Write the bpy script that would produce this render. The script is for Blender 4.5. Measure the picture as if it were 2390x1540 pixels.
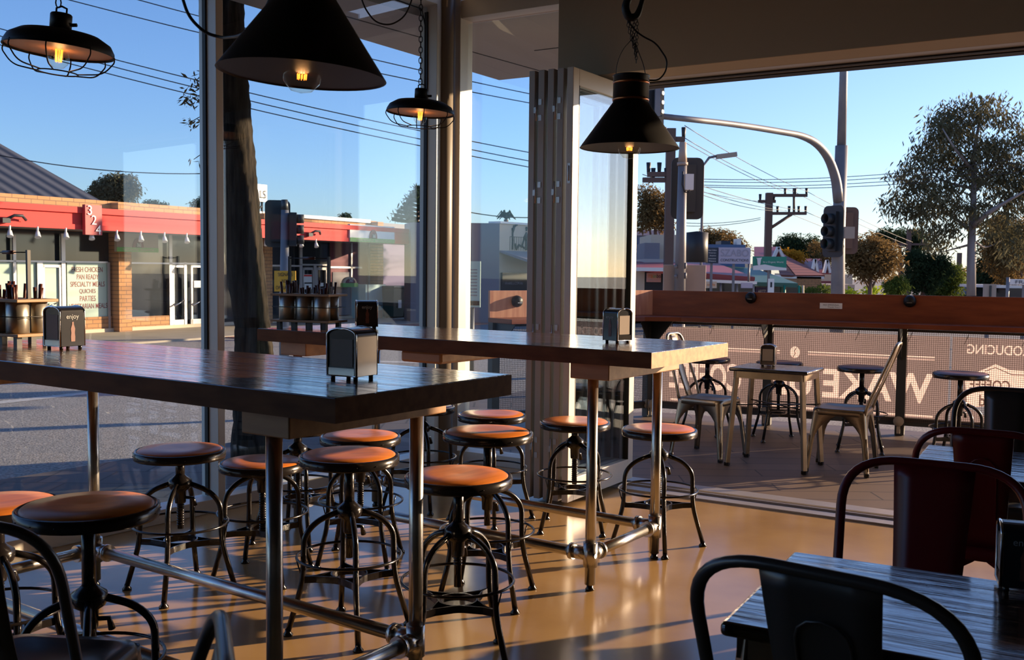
import bpy, bmesh, math, random
from math import sin, cos, pi, radians, atan2, hypot, sqrt, floor
from mathutils import Vector, Matrix
random.seed(7)
S = bpy.context.scene
COL = S.collection
for o in list(bpy.data.objects): bpy.data.objects.remove(o)

# ---------------------------------------------------------------- camera
H = 1.45; FPX = 2378.9; PITCH = .0594136; ROLL = .0110624
cp, sp, cr, sr = cos(PITCH), sin(PITCH), cos(ROLL), sin(ROLL)
MB_ = Matrix(((cr, -sr, 0), (sr, cr, 0), (0, 0, 1))); MA_ = Matrix(((1, 0, 0), (0, -sp, -cp), (0, cp, -sp)))
MC = MB_ @ MA_                       # world -> camera (x right, y down, z forward)
cam = bpy.data.cameras.new('camera'); co = bpy.data.objects.new('camera', cam); COL.objects.link(co)
cam.sensor_width = 36; cam.lens = 36 * FPX / 2390; cam.clip_end = 2000; cam.clip_start = .05
R = MC.transposed() @ Matrix(((1, 0, 0), (0, -1, 0), (0, 0, -1)))
co.matrix_world = Matrix.Translation((0, 0, H)) @ R.to_4x4()
cam.dof.use_dof = True; cam.dof.focus_distance = 5.0; cam.dof.aperture_fstop = 9.0
S.camera = co

# ---------------------------------------------------------------- light
SUN_AZ = radians(68); SUN_EL = radians(11.3)
world = bpy.data.worlds.new('world'); S.world = world; world.use_nodes = True
nt = world.node_tree; nt.nodes.clear()
wo = nt.nodes.new('ShaderNodeOutputWorld'); bg = nt.nodes.new('ShaderNodeBackground'); sky = nt.nodes.new('ShaderNodeTexSky')
sky.sky_type = 'NISHITA'; sky.sun_disc = False; sky.sun_elevation = radians(16); sky.sun_rotation = SUN_AZ
sky.altitude = 100; sky.air_density = 1.0; sky.dust_density = .45; sky.ozone_density = 2.6
bg.inputs['Strength'].default_value = .18
tn = nt.nodes.new('ShaderNodeMix'); tn.data_type = 'RGBA'; tn.blend_type = 'MULTIPLY'; tn.inputs[0].default_value = 1; tn.inputs[7].default_value = (.92, 1.0, 1.30, 1)
nt.links.new(sky.outputs[0], tn.inputs[6]); nt.links.new(tn.outputs[2], bg.inputs[0]); nt.links.new(bg.outputs[0], wo.inputs[0])
sl = bpy.data.lights.new('sun', 'SUN'); sl.energy = 13.0; sl.color = (1, .72, .45); sl.angle = radians(.6)
so = bpy.data.objects.new('sun', sl); COL.objects.link(so)
sd = Vector((sin(SUN_AZ) * cos(SUN_EL), cos(SUN_AZ) * cos(SUN_EL), sin(SUN_EL)))
so.rotation_euler = (-sd).to_track_quat('-Z', 'Y').to_euler(); so.location = (20, 8, 12)
S.view_settings.view_transform = 'Standard'; S.view_settings.look = 'None'
S.view_settings.exposure = 0.0; S.view_settings.gamma = 1; S.view_settings.use_curve_mapping = False

# ---------------------------------------------------------------- pixel helpers (photo 2390x1540 -> points of the place)
def ray(x, y): return MC.transposed() @ Vector(((x - 1195) / FPX, (y - 770) / FPX, 1))
def U(x, y, z=0):
    d = ray(x, y); t = (z - H) / d.z; return Vector((d.x * t, d.y * t, z))
def D(x, y, Y):
    d = ray(x, y); t = Y / d.y; return Vector((d.x * t, Y, H + d.z * t))

# ---------------------------------------------------------------- materials
def mat(name, col, rough=.5, metal=0, spec=.5, noise=None, bump=None, trans=None, coat=0, emit=None):
    m = bpy.data.materials.new(name); m.use_nodes = True; n = m.node_tree; b = n.nodes['Principled BSDF']
    b.inputs['Base Color'].default_value = (*col, 1); b.inputs['Roughness'].default_value = rough
    b.inputs['Metallic'].default_value = metal; b.inputs['Specular IOR Level'].default_value = spec
    b.inputs['Coat Weight'].default_value = coat; b.inputs['Coat Roughness'].default_value = .08
    tc = n.nodes.new('ShaderNodeTexCoord')
    if noise:                      # (scale, other colour, stretch)
        nz = n.nodes.new('ShaderNodeTexNoise'); nz.inputs['Scale'].default_value = noise[0]; nz.inputs['Detail'].default_value = 5
        mp = n.nodes.new('ShaderNodeMapping'); mp.inputs['Scale'].default_value = noise[2] if len(noise) > 2 else (1, 1, 1)
        rp = n.nodes.new('ShaderNodeValToRGB'); rp.color_ramp.elements[0].position = .35; rp.color_ramp.elements[1].position = .68
        rp.color_ramp.elements[0].color = (*col, 1); rp.color_ramp.elements[1].color = (*noise[1], 1)
        n.links.new(tc.outputs['Object'], mp.inputs[0]); n.links.new(mp.outputs[0], nz.inputs[0])
        n.links.new(nz.outputs[0], rp.inputs[0]); n.links.new(rp.outputs[0], b.inputs['Base Color'])
    if bump:                       # (scale, strength, stretch)
        nz = n.nodes.new('ShaderNodeTexNoise'); nz.inputs['Scale'].default_value = bump[0]; nz.inputs['Detail'].default_value = 4
        mp = n.nodes.new('ShaderNodeMapping'); mp.inputs['Scale'].default_value = bump[2] if len(bump) > 2 else (1, 1, 1)
        bp = n.nodes.new('ShaderNodeBump'); bp.inputs['Strength'].default_value = bump[1]; bp.inputs['Distance'].default_value = .01
        n.links.new(tc.outputs['Object'], mp.inputs[0]); n.links.new(mp.outputs[0], nz.inputs[0])
        n.links.new(nz.outputs[0], bp.inputs['Height']); n.links.new(bp.outputs[0], b.inputs['Normal'])
    if emit:
        b.inputs['Emission Color'].default_value = (*emit[0], 1); b.inputs['Emission Strength'].default_value = emit[1]
    return m
def glassmat(name, tint=(.93, .97, .96), ior=1.45, rough=0.0):
    m = bpy.data.materials.new(name); m.use_nodes = True; n = m.node_tree; n.nodes.clear()
    o = n.nodes.new('ShaderNodeOutputMaterial'); t = n.nodes.new('ShaderNodeBsdfTransparent'); g = n.nodes.new('ShaderNodeBsdfGlossy')
    f = n.nodes.new('ShaderNodeFresnel'); x = n.nodes.new('ShaderNodeMixShader')
    ge = n.nodes.new('ShaderNodeNewGeometry'); mr = n.nodes.new('ShaderNodeMapRange'); mr.inputs[3].default_value = ior; mr.inputs[4].default_value = 1 / ior
    n.links.new(ge.outputs['Backfacing'], mr.inputs[0]); n.links.new(mr.outputs[0], f.inputs[0])
    t.inputs[0].default_value = (*tint, 1); g.inputs['Roughness'].default_value = rough
    g.inputs[0].default_value = (.9, .95, 1, 1)
    n.links.new(f.outputs[0], x.inputs[0]); n.links.new(t.outputs[0], x.inputs[1]); n.links.new(g.outputs[0], x.inputs[2]); n.links.new(x.outputs[0], o.inputs[0])
    return m
def brickmat(name, c1, c2, mortar, w=.24, h=.08, rough=.85, ms=.012, axes='xz', bump=.3, offset=.5):
    m = mat(name, c1, rough); n = m.node_tree; b = n.nodes['Principled BSDF']
    tc = n.nodes.new('ShaderNodeTexCoord'); sx = n.nodes.new('ShaderNodeSeparateXYZ'); cx = n.nodes.new('ShaderNodeCombineXYZ')
    br = n.nodes.new('ShaderNodeTexBrick'); br.inputs['Scale'].default_value = 1; br.inputs['Brick Width'].default_value = w
    br.inputs['Row Height'].default_value = h; br.inputs['Mortar Size'].default_value = ms; br.offset = offset
    br.inputs['Color1'].default_value = (*c1, 1); br.inputs['Color2'].default_value = (*c2, 1); br.inputs['Mortar'].default_value = (*mortar, 1)
    n.links.new(tc.outputs['Object'], sx.inputs[0])
    n.links.new(sx.outputs['XYZ'.index(axes[0].upper())], cx.inputs[0]); n.links.new(sx.outputs['XYZ'.index(axes[1].upper())], cx.inputs[1])
    n.links.new(cx.outputs[0], br.inputs[0]); n.links.new(br.outputs[0], b.inputs['Base Color'])
    return m
def wavemat(name, c1, c2, scale, axis='X', rough=.6, dist=0, bump=0):
    m = mat(name, c1, rough); n = m.node_tree; b = n.nodes['Principled BSDF']
    tc = n.nodes.new('ShaderNodeTexCoord'); wv = n.nodes.new('ShaderNodeTexWave'); wv.bands_direction = axis
    wv.inputs['Scale'].default_value = scale; wv.inputs['Distortion'].default_value = dist; wv.inputs['Detail'].default_value = 2
    rp = n.nodes.new('ShaderNodeValToRGB'); rp.color_ramp.elements[0].color = (*c1, 1); rp.color_ramp.elements[1].color = (*c2, 1)
    n.links.new(tc.outputs['Object'], wv.inputs[0]); n.links.new(wv.outputs[1], rp.inputs[0]); n.links.new(rp.outputs[0], b.inputs['Base Color'])
    if bump:
        bp = n.nodes.new('ShaderNodeBump'); bp.inputs['Strength'].default_value = bump; bp.inputs['Distance'].default_value = .02
        n.links.new(wv.outputs[1], bp.inputs['Height']); n.links.new(bp.outputs[0], b.inputs['Normal'])
    return m
def translucent(name, col, k, noise=None):
    m = bpy.data.materials.new(name); m.use_nodes = True; n = m.node_tree; n.nodes.clear()
    o = n.nodes.new('ShaderNodeOutputMaterial'); d = n.nodes.new('ShaderNodeBsdfDiffuse'); t = n.nodes.new('ShaderNodeBsdfTranslucent'); x = n.nodes.new('ShaderNodeMixShader')
    d.inputs[0].default_value = (*col, 1); t.inputs[0].default_value = (*col, 1); x.inputs[0].default_value = k
    n.links.new(d.outputs[0], x.inputs[1]); n.links.new(t.outputs[0], x.inputs[2]); n.links.new(x.outputs[0], o.inputs[0])
    if noise:
        tc = n.nodes.new('ShaderNodeTexCoord'); nz = n.nodes.new('ShaderNodeTexNoise'); nz.inputs['Scale'].default_value = noise[0]
        rp = n.nodes.new('ShaderNodeValToRGB'); rp.color_ramp.elements[0].position = .3; rp.color_ramp.elements[1].position = .7
        rp.color_ramp.elements[0].color = (*col, 1); rp.color_ramp.elements[1].color = (*noise[1], 1)
        n.links.new(tc.outputs['Object'], nz.inputs[0]); n.links.new(nz.outputs[0], rp.inputs[0])
        n.links.new(rp.outputs[0], d.inputs[0]); n.links.new(rp.outputs[0], t.inputs[0])
    return m
def planked(name, c1, c2, gap, w, rough=.16, coat=.0):
    # planks along local x with dark joints across y, plus long grain streaks
    m = mat(name, c1, rough, coat=coat); n = m.node_tree; b = n.nodes['Principled BSDF']
    tc = n.nodes.new('ShaderNodeTexCoord')
    mp = n.nodes.new('ShaderNodeMapping'); mp.inputs['Scale'].default_value = (1.2, 14, 14)
    nz = n.nodes.new('ShaderNodeTexNoise'); nz.inputs['Scale'].default_value = 1.6; nz.inputs['Detail'].default_value = 6; nz.inputs['Distortion'].default_value = 1.2
    rp = n.nodes.new('ShaderNodeValToRGB'); rp.color_ramp.elements[0].position = .32; rp.color_ramp.elements[1].position = .7
    rp.color_ramp.elements[0].color = (*c1, 1); rp.color_ramp.elements[1].color = (*c2, 1)
    br = n.nodes.new('ShaderNodeTexBrick'); br.inputs['Scale'].default_value = 1; br.inputs['Brick Width'].default_value = 9
    br.inputs['Row Height'].default_value = w; br.inputs['Mortar Size'].default_value = .007; br.inputs['Mortar Smooth'].default_value = .4
    br.inputs['Color1'].default_value = (1, 1, 1, 1); br.inputs['Color2'].default_value = (.72, .72, .72, 1); br.inputs['Mortar'].default_value = (*gap, 1)
    mx = n.nodes.new('ShaderNodeMix'); mx.data_type = 'RGBA'; mx.blend_type = 'MULTIPLY'; mx.inputs[0].default_value = 1
    n.links.new(tc.outputs['Object'], mp.inputs[0]); n.links.new(mp.outputs[0], nz.inputs[0]); n.links.new(nz.outputs[0], rp.inputs[0])
    n.links.new(tc.outputs['Object'], br.inputs[0]); n.links.new(rp.outputs[0], mx.inputs[6]); n.links.new(br.outputs[0], mx.inputs[7])
    n.links.new(mx.outputs[2], b.inputs['Base Color'])
    ad = n.nodes.new('ShaderNodeMath'); ad.operation = 'MULTIPLY_ADD'; ad.inputs[1].default_value = .7
    bp = n.nodes.new('ShaderNodeBump'); bp.inputs['Strength'].default_value = .7; bp.inputs['Distance'].default_value = .009
    n.links.new(nz.outputs[0], ad.inputs[0]); n.links.new(br.outputs[1], ad.inputs[2])
    iv = n.nodes.new('ShaderNodeMath'); iv.operation = 'MULTIPLY'; iv.inputs[1].default_value = -1
    n.links.new(br.outputs[1], iv.inputs[0]); n.links.new(iv.outputs[0], ad.inputs[2])
    n.links.new(ad.outputs[0], bp.inputs['Height']); n.links.new(bp.outputs[0], b.inputs['Normal'])
    b2_ = n.nodes.new('ShaderNodeBump'); b2_.inputs['Strength'].default_value = .55; b2_.inputs['Distance'].default_value = .006
    n.links.new(ad.outputs[0], b2_.inputs['Height']); n.links.new(b2_.outputs[0], b.inputs['Coat Normal']); b.inputs['Coat Roughness'].default_value = .10
    r2 = n.nodes.new('ShaderNodeMapRange'); r2.inputs[3].default_value = rough * .6; r2.inputs[4].default_value = rough * 2.3
    n.links.new(nz.outputs[0], r2.inputs[0]); n.links.new(r2.outputs[0], b.inputs['Roughness'])
    return m

M = {}
M['floor'] = mat('polished_concrete', (.44, .27, .11), .17, noise=(2.2, (.34, .20, .085)), bump=(60, .02), spec=.6)
M['deck'] = brickmat('deck_pavers', (.125, .085, .063), (.16, .11, .08), (.03, .022, .02), 1.2, .24, .55, .006, 'xy')
M['plaster'] = mat('plaster_paint', (.42, .34, .25), .8)
M['ceiling'] = mat('ceiling_paint', (.12, .11, .10), .9)
M['soffit'] = mat('soffit_paint', (.50, .42, .38), .8)
M['frame'] = mat('powder_coated_frame', (.62, .57, .50), .35)
M['frame2'] = mat('powder_coated_grey_frame', (.40, .36, .33), .35)
M['column'] = mat('brown_column_paint', (.26, .18, .12), .45)
M['alu'] = mat('aluminium_track', (.50, .46, .45), .35, metal=.6)
M['gasket'] = mat('black_gasket', (.012, .010, .010), .6)
M['glass'] = glassmat('window_glass', (.90, .96, .99), 1.5)
M['bulb'] = glassmat('bulb_glass', (.97, .93, .85), 1.25)
M['table'] = planked('table_planks', (.20, .085, .032), (.10, .042, .018), (.05, .04, .03), .163, .13, coat=1.0)
M['sideboard'] = mat('dark_varnished_edge', (.16, .065, .028), .6, spec=.08, noise=(3, (.10, .042, .02), (2, 8, 8)))
M['beam'] = mat('raw_hardwood', (.42, .21, .08), .45, noise=(3, (.28, .12, .045), (1, 6, 6)))
M['edge'] = mat('sunlit_timber_edge', (.50, .28, .13), .35, noise=(3, (.34, .16, .07), (1, 10, 10)))  # table end tone with the orange sunlight put into the colour
M['seatwood'] = mat('orange_stained_seat', (.66, .20, .03), .30, spec=.35, noise=(2.5, (.50, .14, .022), (1, 10, 1)))
M['seatdark'] = mat('dark_stained_seat', (.16, .055, .035), .35, noise=(2.5, (.10, .035, .02), (1, 10, 1)))
M['blk'] = mat('black_gloss_steel', (.010, .008, .008), .20, spec=.45, bump=(70, .06))
M['band'] = mat('black_seat_band', (.02, .016, .015), .2, metal=.3)
M['pipe'] = mat('galvanised_pipe', (.55, .52, .48), .27, metal=1, bump=(25, .05), noise=(9, (.42, .40, .38)))
M['chrome'] = mat('chrome', (.75, .74, .73), .09, metal=1)
M['chromedk'] = mat('dull_chrome_panel', (.30, .27, .24), .16, metal=1)
M['napkin_dark'] = mat('dispenser_black', (.012, .012, .016), .22)
M['print'] = mat('dispenser_print', (.35, .34, .33), .5)
M['bottle'] = mat('dispenser_bottle_print', (.16, .05, .03), .5)
M['napkin'] = mat('paper_napkins', (.30, .24, .20), .8)
M['raw'] = mat('raw_steel', (.36, .29, .21), .33, metal=1, noise=(5, (.22, .18, .14)))
M['red'] = mat('red_painted_steel', (.16, .008, .010), .30)
M['darkgrey'] = mat('grey_gunmetal_steel', (.085, .075, .07), .28, metal=.55)
M['lampblk'] = mat('black_lampshade', (.007, .006, .006), .45, spec=.25)
M['lampin'] = mat('cream_lampshade_inside', (.50, .24, .10), .5)
M['lampin2'] = mat('brown_lampshade_inside', (.022, .010, .008), .45, spec=.2)
M['copper'] = mat('copper_band', (.45, .16, .06), .3, metal=1)
M['filament'] = mat('glowing_filament', (1, .4, .1), .5, emit=((1, .22, .02), 4.5))
M['cord'] = mat('black_cord', (.012, .010, .012), .5)
M['cedar'] = mat('weathered_red_timber', (.20, .050, .018), .40, spec=.3, noise=(2.0, (.13, .030, .012), (1.5, 1.5, 9)))
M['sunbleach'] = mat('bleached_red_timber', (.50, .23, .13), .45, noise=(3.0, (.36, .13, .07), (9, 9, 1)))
M['fence'] = mat('charcoal_fence_steel', (.035, .036, .035), .45)
M['wire'] = mat('galvanised_mesh', (.10, .065, .055), .5, metal=.2)
M['banner'] = translucent('banner_cloth', (.24, .185, .19), .55, (1.6, (.19, .15, .155)))
M['bannerlet'] = translucent('banner_print', (.74, .56, .53), .6)
M['bannerdk'] = translucent('banner_dark_print', (.17, .11, .10), .5)
M['kerb'] = mat('pale_concrete', (.36, .29, .21), .8, noise=(3, (.28, .22, .17)))
M['asphalt'] = mat('asphalt', (.17, .155, .145), .85, spec=.2, noise=(45, (.40, .365, .33)), bump=(60, .5))
M['path'] = brickmat('dark_path_pavers', (.10, .08, .07), (.13, .10, .09), (.05, .04, .035), .4, .4, .7, .01, 'xy')
M['line'] = mat('white_road_paint', (.55, .52, .48), .7, noise=(20, (.35, .33, .31)))
M['yline'] = mat('yellow_road_paint', (.55, .32, .06), .7)
M['farpath'] = mat('far_footpath', (.42, .35, .27), .8, noise=(2, (.36, .30, .23)))
M['redpave'] = brickmat('red_pavers', (.36, .15, .10), (.42, .19, .13), (.25, .15, .11), .25, .12, .8, .01, 'xy')
M['brick'] = brickmat('orange_brick', (.50, .25, .11), (.44, .21, .09), (.22, .12, .07), .30, .095, .9, .009)
M['awnred'] = mat('red_fascia', (.70, .050, .042), .6, spec=.2)
M['awnred2'] = mat('dark_red_fascia', (.5, .03, .03), .5)
M['white'] = mat('white_paint', (.75, .72, .68), .5)
M['cream'] = mat('cream_render', (.60, .47, .34), .8)
M['roofdk'] = wavemat('corrugated_roof', (.012, .012, .016), (.10, .095, .10), .75, 'X', .5)
M['shopglass'] = mat('dark_shop_glass', (.018, .022, .028), .08, spec=.7)
M['paleglass'] = mat('pale_green_frosted_panel', (.44, .55, .46), .3)
M['purple'] = mat('purple_render', (.085, .055, .16), .7)
M['maroon'] = mat('maroon_render', (.17, .03, .05), .7)
M['greyw'] = mat('grey_render', (.22, .20, .22), .8)
M['fridge'] = mat('pale_blue_cabinet', (.30, .50, .53), .4)
M['bin'] = mat('dark_green_bin', (.025, .06, .055), .45)
M['grn'] = mat('bright_green', (.16, .42, .10), .5)
M['signgreen'] = mat('green_sign', (.015, .22, .14), .45)
M['textred'] = mat('maroon_lettering', (.22, .03, .03), .6)
M['textblk'] = mat('black_lettering', (.015, .015, .02), .6)
M['textgrey'] = mat('grey_lettering', (.30, .28, .34), .6)
M['yellow'] = mat('amber_sign', (.72, .36, .02), .5)
M['pale'] = mat('pale_lilac_board', (.42, .38, .46), .5)
M['navy'] = mat('navy_board', (.02, .03, .05), .5)
M['steelpost'] = mat('galvanised_post', (.15, .15, .17), .5, metal=.2, noise=(3, (.22, .21, .21)))
M['sigblk'] = mat('signal_black', (.018, .020, .022), .5)
M['tan'] = mat('tan_sign_back', (.36, .28, .22), .6)
M['woodpole'] = mat('timber_pole', (.12, .075, .06), .85)
M['tile'] = wavemat('terracotta_roof', (.20, .05, .035), (.34, .10, .06), 2.6, 'Z', .7)
M['redroof'] = mat('dark_red_roof', (.23, .035, .035), .5)
M['greenroof'] = mat('dark_green_awning', (.035, .12, .09), .5)
M['bluew'] = mat('blue_render', (.10, .15, .27), .7)
M['bark'] = mat('dark_bark', (.010, .008, .007), .95, spec=.1, noise=(5, (.055, .042, .032), (6, 6, .8)), bump=(5, 1.0, (6, 6, .8)))
M['gumbark'] = mat('pale_gum_bark', (.26, .23, .22), .8, noise=(1.2, (.14, .12, .13), (3, 3, .5)))
def leafmat(name, c, k=.35):
    m = translucent(name, c, k, (.9, tuple(v * 1.7 for v in c))); return m
M['leaf_gum'] = leafmat('gum_leaves', (.085, .078, .045)); M['leaf_dark'] = leafmat('dark_leaves', (.022, .036, .018))
M['leaf_green'] = leafmat('green_leaves', (.075, .10, .022)); M['leaf_yel'] = leafmat('autumn_leaves', (.32, .16, .018))
M['leaf_brown'] = leafmat('brown_leaves', (.13, .085, .035)); M['leaf_lime'] = leafmat('lime_hedge', (.22, .27, .02))

# ---------------------------------------------------------------- mesh building
class MB:
    def __init__(s): s.v = []; s.f = []; s.smooth = []
    def add(s, vs, fs, sm=False):
        k = len(s.v); s.v += [tuple(v) for v in vs]; s.f += [tuple(i + k for i in f) for f in fs]; s.smooth += [sm] * len(fs); return s
    def box(s, c, d, rz=0, mtx=None):
        x, y, z = d[0] / 2, d[1] / 2, d[2] / 2
        vs = [Vector((a * x, b * y, e * z)) for a in (-1, 1) for b in (-1, 1) for e in (-1, 1)]
        m = Matrix.Translation(c) @ (mtx.to_4x4() if mtx else Matrix.Rotation(rz, 4, 'Z'))
        return s.add([m @ v for v in vs], [(0, 1, 3, 2), (4, 6, 7, 5), (0, 4, 5, 1), (2, 3, 7, 6), (0, 2, 6, 4), (1, 5, 7, 3)])
    def bb(s, x0, x1, y0, y1, z0, z1): return s.box(((x0 + x1) / 2, (y0 + y1) / 2, (z0 + z1) / 2), (abs(x1 - x0), abs(y1 - y0), abs(z1 - z0)))
    def bar(s, a, b, w, h):
        a = Vector(a); b = Vector(b); d = b - a; q = d.to_track_quat('Y', 'Z').to_matrix()
        return s.box((a + b) / 2, (w, d.length, h), mtx=q)
    def tube(s, pts, r, n=8, closed=False, cap=True):
        pts = [Vector(p) for p in pts]; rs = r if isinstance(r, (list, tuple)) else [r] * len(pts)
        N = len(pts); vs = []; prev = None
        for i, p in enumerate(pts):
            if closed: t = pts[(i + 1) % N] - pts[i - 1]
            else: t = pts[min(i + 1, N - 1)] - pts[max(i - 1, 0)]
            t.normalize()
            if prev is None:
                u = t.orthogonal().normalized()
            else:
                u = prev - t * prev.dot(t)
                u = u.normalized() if u.length > 1e-6 else t.orthogonal().normalized()
            prev = u; w = t.cross(u)
            vs += [p + (u * cos(2 * pi * k / n) + w * sin(2 * pi * k / n)) * rs[i] for k in range(n)]
        fs = []
        for i in range(N if closed else N - 1):
            a = i * n; b = ((i + 1) % N) * n
            fs += [(a + k, a + (k + 1) % n, b + (k + 1) % n, b + k) for k in range(n)]
        s.add(vs, fs, True)
        if cap and not closed:
            k = len(s.v) - N * n
            s.f += [tuple(k + j for j in reversed(range(n))), tuple(k + (N - 1) * n + j for j in range(n))]; s.smooth += [False, False]
        return s
    def lathe(s, prof, n=24, c=(0, 0, 0), sm=True, mtx=None):
        vs = []; fs = []; c = Vector(c)
        for r, z in prof:
            for k in range(n):
                v = Vector((r * cos(2 * pi * k / n), r * sin(2 * pi * k / n), z))
                vs.append((mtx @ v if mtx else v) + c)
        for i in range(len(prof) - 1):
            fs += [(i * n + k, i * n + (k + 1) % n, (i + 1) * n + (k + 1) % n, (i + 1) * n + k) for k in range(n)]
        s.add(vs, fs, sm); k = len(s.v) - len(vs)
        if prof[0][0] > 1e-5 and prof[0] != prof[-1]: s.f.append(tuple(k + j for j in reversed(range(n)))); s.smooth.append(False)
        if prof[-1][0] > 1e-5 and prof[0] != prof[-1]: s.f.append(tuple(k + (len(prof) - 1) * n + j for j in range(n))); s.smooth.append(False)
        return s
    def prism(s, poly, z0, z1):
        n = len(poly); vs = [(x, y, z0) for x, y in poly] + [(x, y, z1) for x, y in poly]
        return s.add(vs, [tuple(reversed(range(n))), tuple(range(n, 2 * n))] + [(i, (i + 1) % n, n + (i + 1) % n, n + i) for i in range(n)])
    def plate(s, o, ex, ey, poly, th):
        # polygon poly (a,b) in the plane o + a*ex + b*ey, thick th along the normal
        o = Vector(o); ex = Vector(ex).normalized(); ey = Vector(ey).normalized(); nn = ex.cross(ey) * th
        n = len(poly); f = [o + ex * a + ey * b for a, b in poly]
        return s.add([v - nn / 2 for v in f] + [v + nn / 2 for v in f], [tuple(reversed(range(n))), tuple(range(n, 2 * n))] + [(i, (i + 1) % n, n + (i + 1) % n, n + i) for i in range(n)])
    def quad(s, a, b, c, d): return s.add([a, b, c, d], [(0, 1, 2, 3)])
    def obj(s, name, m, parent=None, bevel=0, seg=2, solid=0):
        me = bpy.data.meshes.new(name); me.from_pydata([tuple(v) for v in s.v], [], s.f)
        me.polygons.foreach_set('use_smooth', s.smooth); me.materials.append(m if not isinstance(m, str) else M[m]); me.update()
        o = bpy.data.objects.new(name, me); COL.objects.link(o); o.parent = parent
        if solid: q = o.modifiers.new('s', 'SOLIDIFY'); q.thickness = solid; q.offset = 0
        if bevel: q = o.modifiers.new('b', 'BEVEL'); q.width = bevel; q.segments = seg; q.limit_method = 'ANGLE'
        return o
def thing(name, label, cat, loc=(0, 0, 0), rz=0, group=None):
    o = bpy.data.objects.new(name, None); COL.objects.link(o); o.location = loc; o.rotation_euler = (0, 0, rz)
    o.empty_display_size = .1
    return tag(o, label, cat, group)
def tag(o, label, cat, group=None, kind=None):
    o['label'] = label; o['category'] = cat
    if group: o['group'] = group
    if kind: o['kind'] = kind
    return o
def struct(o): o['kind'] = 'structure'; return o
def dup(root, loc, rz, label=None):
    r = root.copy(); COL.objects.link(r); r.location = loc; r.rotation_euler = (0, 0, rz)
    if label: r['label'] = label
    for ch in list(root.children):
        c = ch.copy(); COL.objects.link(c); c.parent = r
        for g in list(ch.children):
            d = g.copy(); COL.objects.link(d); d.parent = c
    return r
def arc(pts, rad, seg=6):
    # round the inner corners of a polyline
    pts = [Vector(p) for p in pts]; out = [pts[0]]
    for i in range(1, len(pts) - 1):
        a, b, c = pts[i - 1], pts[i], pts[i + 1]; r = min(rad, (a - b).length * .48, (c - b).length * .48)
        p = b + (a - b).normalized() * r; q = b + (c - b).normalized() * r
        for k in range(seg + 1):
            t = k / seg; out.append(p * (1 - t) ** 2 + b * 2 * t * (1 - t) + q * t * t)
    out.append(pts[-1]); return out
def text(body, name, m, parent, o, ex, ey, w=None, h=None, th=.004, flip=False, align='LEFT', bold=0):
    # lettering as a mesh: lower-left corner at o, right along ex, up along ey
    cu = bpy.data.curves.new('t', 'FONT'); cu.body = body; cu.size = 1; cu.extrude = .0; cu.align_x = align; cu.offset = bold
    to = bpy.data.objects.new('t', cu); me0 = bpy.data.meshes.new_from_object(to)
    vs = [v.co.copy() for v in me0.vertices]; fs = [tuple(p.vertices) for p in me0.polygons]
    bpy.data.objects.remove(to); bpy.data.curves.remove(cu); bpy.data.meshes.remove(me0)
    x0 = min(v.x for v in vs); x1 = max(v.x for v in vs); y0 = min(v.y for v in vs); y1 = max(v.y for v in vs)
    sx = w / (x1 - x0) if w else None; sy = h / (y1 - y0) if h else None
    sx = sx or sy; sy = sy or sx
    o = Vector(o); ex = Vector(ex).normalized(); ey = Vector(ey).normalized(); nn = ex.cross(ey) * th
    out = []
    for v in vs:
        a = (v.x - x0) * sx; b = (v.y - y0) * sy
        if flip: a = (x1 - x0) * sx - a
        out.append(o + ex * a + ey * b + nn)
    mb = MB(); mb.add(out, [tuple(reversed(f)) for f in fs] if flip else fs)
    return mb.obj(name, m, parent)

# ---------------------------------------------------------------- axes of the place
E1 = Vector((.8477, -.5305, 0)); N1 = Vector((.5305, .8477, 0)); A1 = atan2(E1.y, E1.x)   # folding-door wall (E1 along, N1 outward)
E2 = Vector((.6, .8, 0)); N2 = Vector((-.8, .6, 0)); A2 = atan2(E2.y, E2.x)               # left window wall (N2 outward)
def w1(e, n, z=0): return E1 * e + N1 * n + Vector((0, 0, z))
def w2(t, o, z=0): return Vector((-1.774, 6.03, 0)) + E2 * t + N2 * o + Vector((0, 0, z))
CEIL = 3.55; HEAD = 3.30; LZ = 2.70

# ---------------------------------------------------------------- room shell
c0 = w2(2.25, 0); wl = w2(-9.0, .0)
cw = w1(-4.45, 6.3); jr = w1(.2, 6.3); je = w1(4.5, 6.3)
poly = [(c0.x, c0.y), (cw.x, cw.y), (je.x, je.y), (je.x, -5), (wl.x, -5), (wl.x, wl.y)]
struct(MB().prism(poly, -.12, 0).obj('floor', 'floor'))
struct(MB().prism(poly, CEIL, CEIL + .15).obj('ceiling', 'ceiling'))
struct(MB().bb(wl.x - .2, je.x + .2, -5.2, -5, -.1, CEIL).obj('wall_back', 'plaster'))
struct(MB().bb(je.x, je.x + .2, -5, je.y, -.1, CEIL).obj('wall_right', 'plaster'))
struct(MB().bb(wl.x - .2, wl.x, -5, wl.y, -.1, CEIL).obj('wall_left', 'plaster'))
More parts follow.
